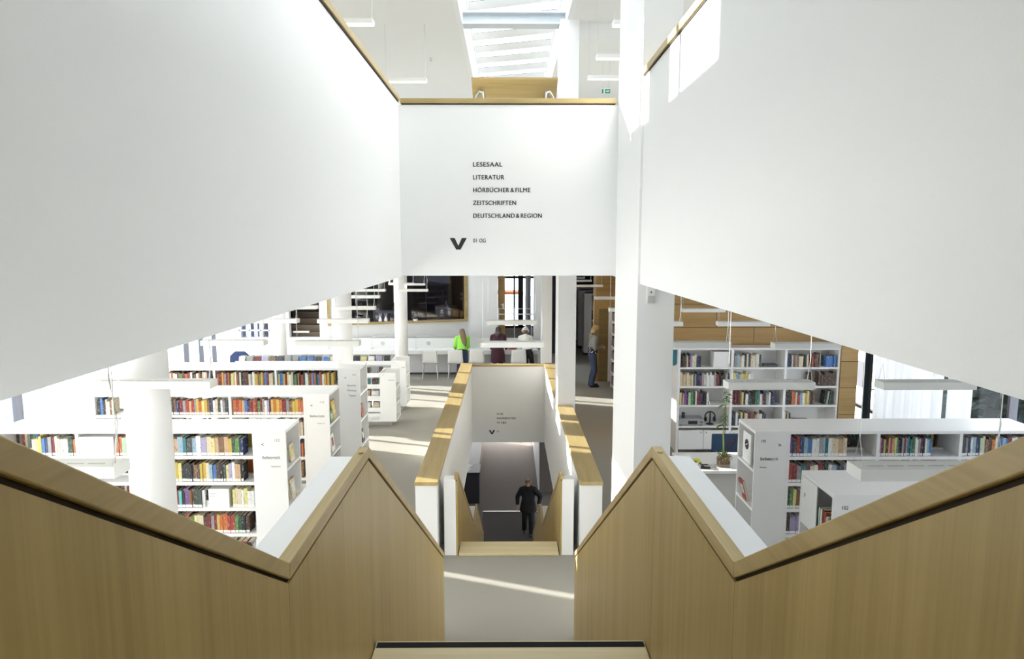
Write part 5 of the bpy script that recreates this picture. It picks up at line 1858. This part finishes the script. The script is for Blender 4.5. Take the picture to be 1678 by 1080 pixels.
    # face
    if face:
        for sx in (-1, 1):
            MB().ell(hc + fd * 0.082 * s + rt * sx * 0.031 * s + hd * 0.006 * s, 0.011 * s, 0.007 * s, 0.007 * s, 10, 6, rot).build('eye', BLACKC, smooth=True).parent = t
            MB().ell(hc + fd * 0.086 * s + rt * sx * 0.031 * s + hd * 0.026 * s, 0.017 * s, 0.006 * s, 0.0035 * s, 10, 6, rot).build('eyebrow', hair, smooth=True).parent = t
        MB().ell(hc + fd * 0.078 * s - hd * 0.055 * s, 0.022 * s, 0.007 * s, 0.0055 * s, 10, 6, rot).build('mouth', plain('lips', (0.40, 0.15, 0.13), 0.5) if 'lips' not in MATS else MATS['lips'], smooth=True).parent = t
    # hair: a cap that leaves the face free, with a lock down the back when long
    m = MB()
    m.ell(hc + hd * 0.030 * s - fd * 0.018 * s, 0.092 * s, 0.100 * s, 0.095 * s, 20, 12, rot)
    m.ell(hc - hd * 0.020 * s - fd * 0.048 * s, 0.088 * s, 0.066 * s, 0.088 * s, 18, 10, rot)
    if hair is H_BLOND:
        m.ell(hc - hd * 0.055 * s - fd * 0.040 * s, 0.105 * s, 0.085 * s, 0.105 * s, 18, 10, rot)
    if face:
        m.ell(hc + hd * 0.085 * s + fd * 0.040 * s, 0.068 * s, 0.045 * s, 0.025 * s, 14, 8, rot)
    m.build('hair', hair, smooth=True).parent = t
    if hair_long > 0:
        N, E = [], []
        a = add(hc - fd * 0.055 * s, (0.090 * s, 0.06 * s))
        for u, (q, w) in enumerate(((neckb - fw * 0.085 * s, 0.100), (neckb - ax * hair_long * 0.4 - fw * 0.115 * s, 0.095), (neckb - ax * hair_long * 0.75 - fw * 0.125 * s, 0.075), (neckb - ax * hair_long - fw * 0.125 * s, 0.045))):
            a = add(q + Vector((0.022 * (u + 1) * (hair_long > 0.2), 0, 0)), (w * s, 0.045 * s), a)
        skin('long_hair', N, E, hair, t, 0, 2)
    if hat is not None:
        m = MB()
        m.ell(hc + hd * 0.045 * s, 0.108 * s, 0.115 * s, 0.095 * s, 20, 12, rot)
        m.tube([hc + hd * 0.012 * s + rt * 0.108 * s * math.cos(a) + fd * 0.114 * s * math.sin(a) for a in [2 * PI * i / 20 for i in range(21)]], 0.022 * s, 8)
        m.ell(hc + hd * 0.155 * s, 0.035 * s, 0.035 * s, 0.033 * s, 12, 8)
        m.build('bobble_hat', hat, smooth=True).parent = t
    return t, dict(P=P, hc=hc, hn=hn)


person('child in a lime green jacket and jeans leaning over the work counter, long brown hair', (-1.32, 19.42, 0), R(4), 1.50, 0.80, 30, (0, 0.75, 0.7),
       [(-0.20, 0.30, 0.81), (0.12, 0.36, 0.81)], [(-0.12, 0.0, 0), (0.13, -0.10, 0)], LIME, 0.10, DENIM, H_BROWN, hair_long=0.30, top_grow=1.10)
person('person in a dark maroon coat with fur collar bending over the work counter, dark hair', (-0.30, 19.36, 0), R(-3), 1.52, 0.83, 24, (0, 0.70, 0.8),
       [(-0.20, 0.34, 0.81), (0.22, 0.36, 0.81)], [(-0.11, 0.0, 0), (0.12, -0.04, 0)], MAROON, 0.36, BLACKC, H_DARK, hair_long=0.08, coat=True, collar=FUR, hood=FUR, top_grow=1.18)
person('person in a white bobble hat and white jacket leaning on the counter, black trousers', (0.55, 19.36, 0), R(-8), 1.52, 0.80, 22, (-0.05, 0.55, 0.9),
       [(-0.16, 0.34, 0.81), (0.28, 0.34, 0.83)], [(-0.02, 0.02, 0), (0.16, -0.16, 0.0)], WOOLW, 0.08, BLACKC, H_BROWN, hat=WOOLW, side=-10, top_grow=1.06, heels=(0, 0.10))
t_, inf = person('blonde person in grey jacket, dotted top and jeans reading beside the corridor bookcase', (2.27, 18.2, 0), R(-82), 1.70, 0.92, 4, (0, 0.42, 0.9),
                 [(-0.10, 0.22, 1.10), (0.10, 0.22, 1.08)], [(-0.10, 0.02, 0), (0.11, 0.0, 0)], GREYC, -0.12, DENIM, H_BLOND, lower_top=DOTS, hood=GREYC, elbow=(0.5, -0.6, -0.8))
t_, inf = person('woman in loose black clothes with short brown hair walking towards the stairs', (0.56, 18.5, -4.32), R(180 - 4), 1.70, 0.885, 5, (0, 0.30, 0.95),
                 [(-0.30, 0.16, 0.92), (0.30, 0.03, 0.84)], [(-0.10, 0.12, 0), (0.11, -0.14, 0)], BLACKC, 0.20, BLACKC, H_BROWN, top_grow=1.22, tr_grow=1.18, elbow=(0.8, -0.8, -0.3), coat=True)


# ------------------------------------------------------------------ outside the glazing
def conifer(x, y, h, r, label):
    t = thing('evergreen_tree', label, 'tree', (x, y, -4.45), 'evergreen trees outside the glazing')
    MB().tube([(x, y, -4.45), (x, y, -4.45 + h * 0.5)], 0.16, 8, 0.08).build('trunk', BARK, t)
    m = MB()
    m.lathe([(r * 0.50, h * 0.10), (r * 0.62, h * 0.25), (r * 0.40, h * 0.60), (r * 0.10, h * 0.93)], (x, y, -4.45), 12)
    for k in range(760):
        f = random.random()
        z = -4.45 + h * (0.08 + 0.90 * f)
        a = random.uniform(0, 2 * PI)
        rr = r * (1 - f) ** 0.7 * math.sqrt(random.uniform(0.25, 1))
        leaf(m, (x + rr * math.cos(a), y + rr * math.sin(a), z), (math.cos(a + random.uniform(-.8, .8)), math.sin(a), random.uniform(-0.1, 0.4)), random.uniform(0.3, 0.6), random.uniform(0.10, 0.2), 0.5, 3)
    m.build('foliage', LEAFD, t)


for k, (x, y, h, r) in enumerate(((10.6, 13.6, 7.6, 1.9), (13.2, 17.6, 8.0, 2.0), (15.5, 24.5, 8.6, 2.2), (10.4, 10.4, 8.4, 1.9))):
    conifer(x, y, h, r, ('dark evergreen tree outside behind the rail end of the hall', 'dark evergreen tree outside behind the bright curtain', 'dark evergreen tree outside by the dark blue curtain',
                         'dark evergreen tree outside beyond the long drawn curtain')[k])
nb = thing('neighbour_house', 'pale grey house outside beyond the evergreen trees', 'house', (22, 40, -4.45))
B(19, 28, 28, 58, -4.45, 0.6).build('house_wall', BUILDP, nb)
MB().prism([(18.4, 0.6), (28.6, 0.6), (23.5, 3.6)], 27.6, 58.4, 'y').build('house_roof', DKROOM, nb)
for k in range(8):
    for z in (-3.8, -1.6):
        B(18.97, 19.0, 29 + k * 3.4, 30.4 + k * 3.4, z, z + 1.4).build('house_window', DKMETAL, nb)
nb = thing('neighbour_house', 'pale teal house outside beyond the slanting glazing', 'house', (-28, 22, -4.45))
B(-34, -24, 12, 36, -4.45, 2.6).build('house_wall', TEALB, nb)
B(-34.3, -23.7, 11.7, 36.3, 2.6, 2.8).build('house_roof', MULLION, nb)
for k in range(6):
    B(-24.0, -23.97, 13.2 + k * 3.6, 14.8 + k * 3.6, -0.6, 1.2).build('house_window', MULLION, nb)
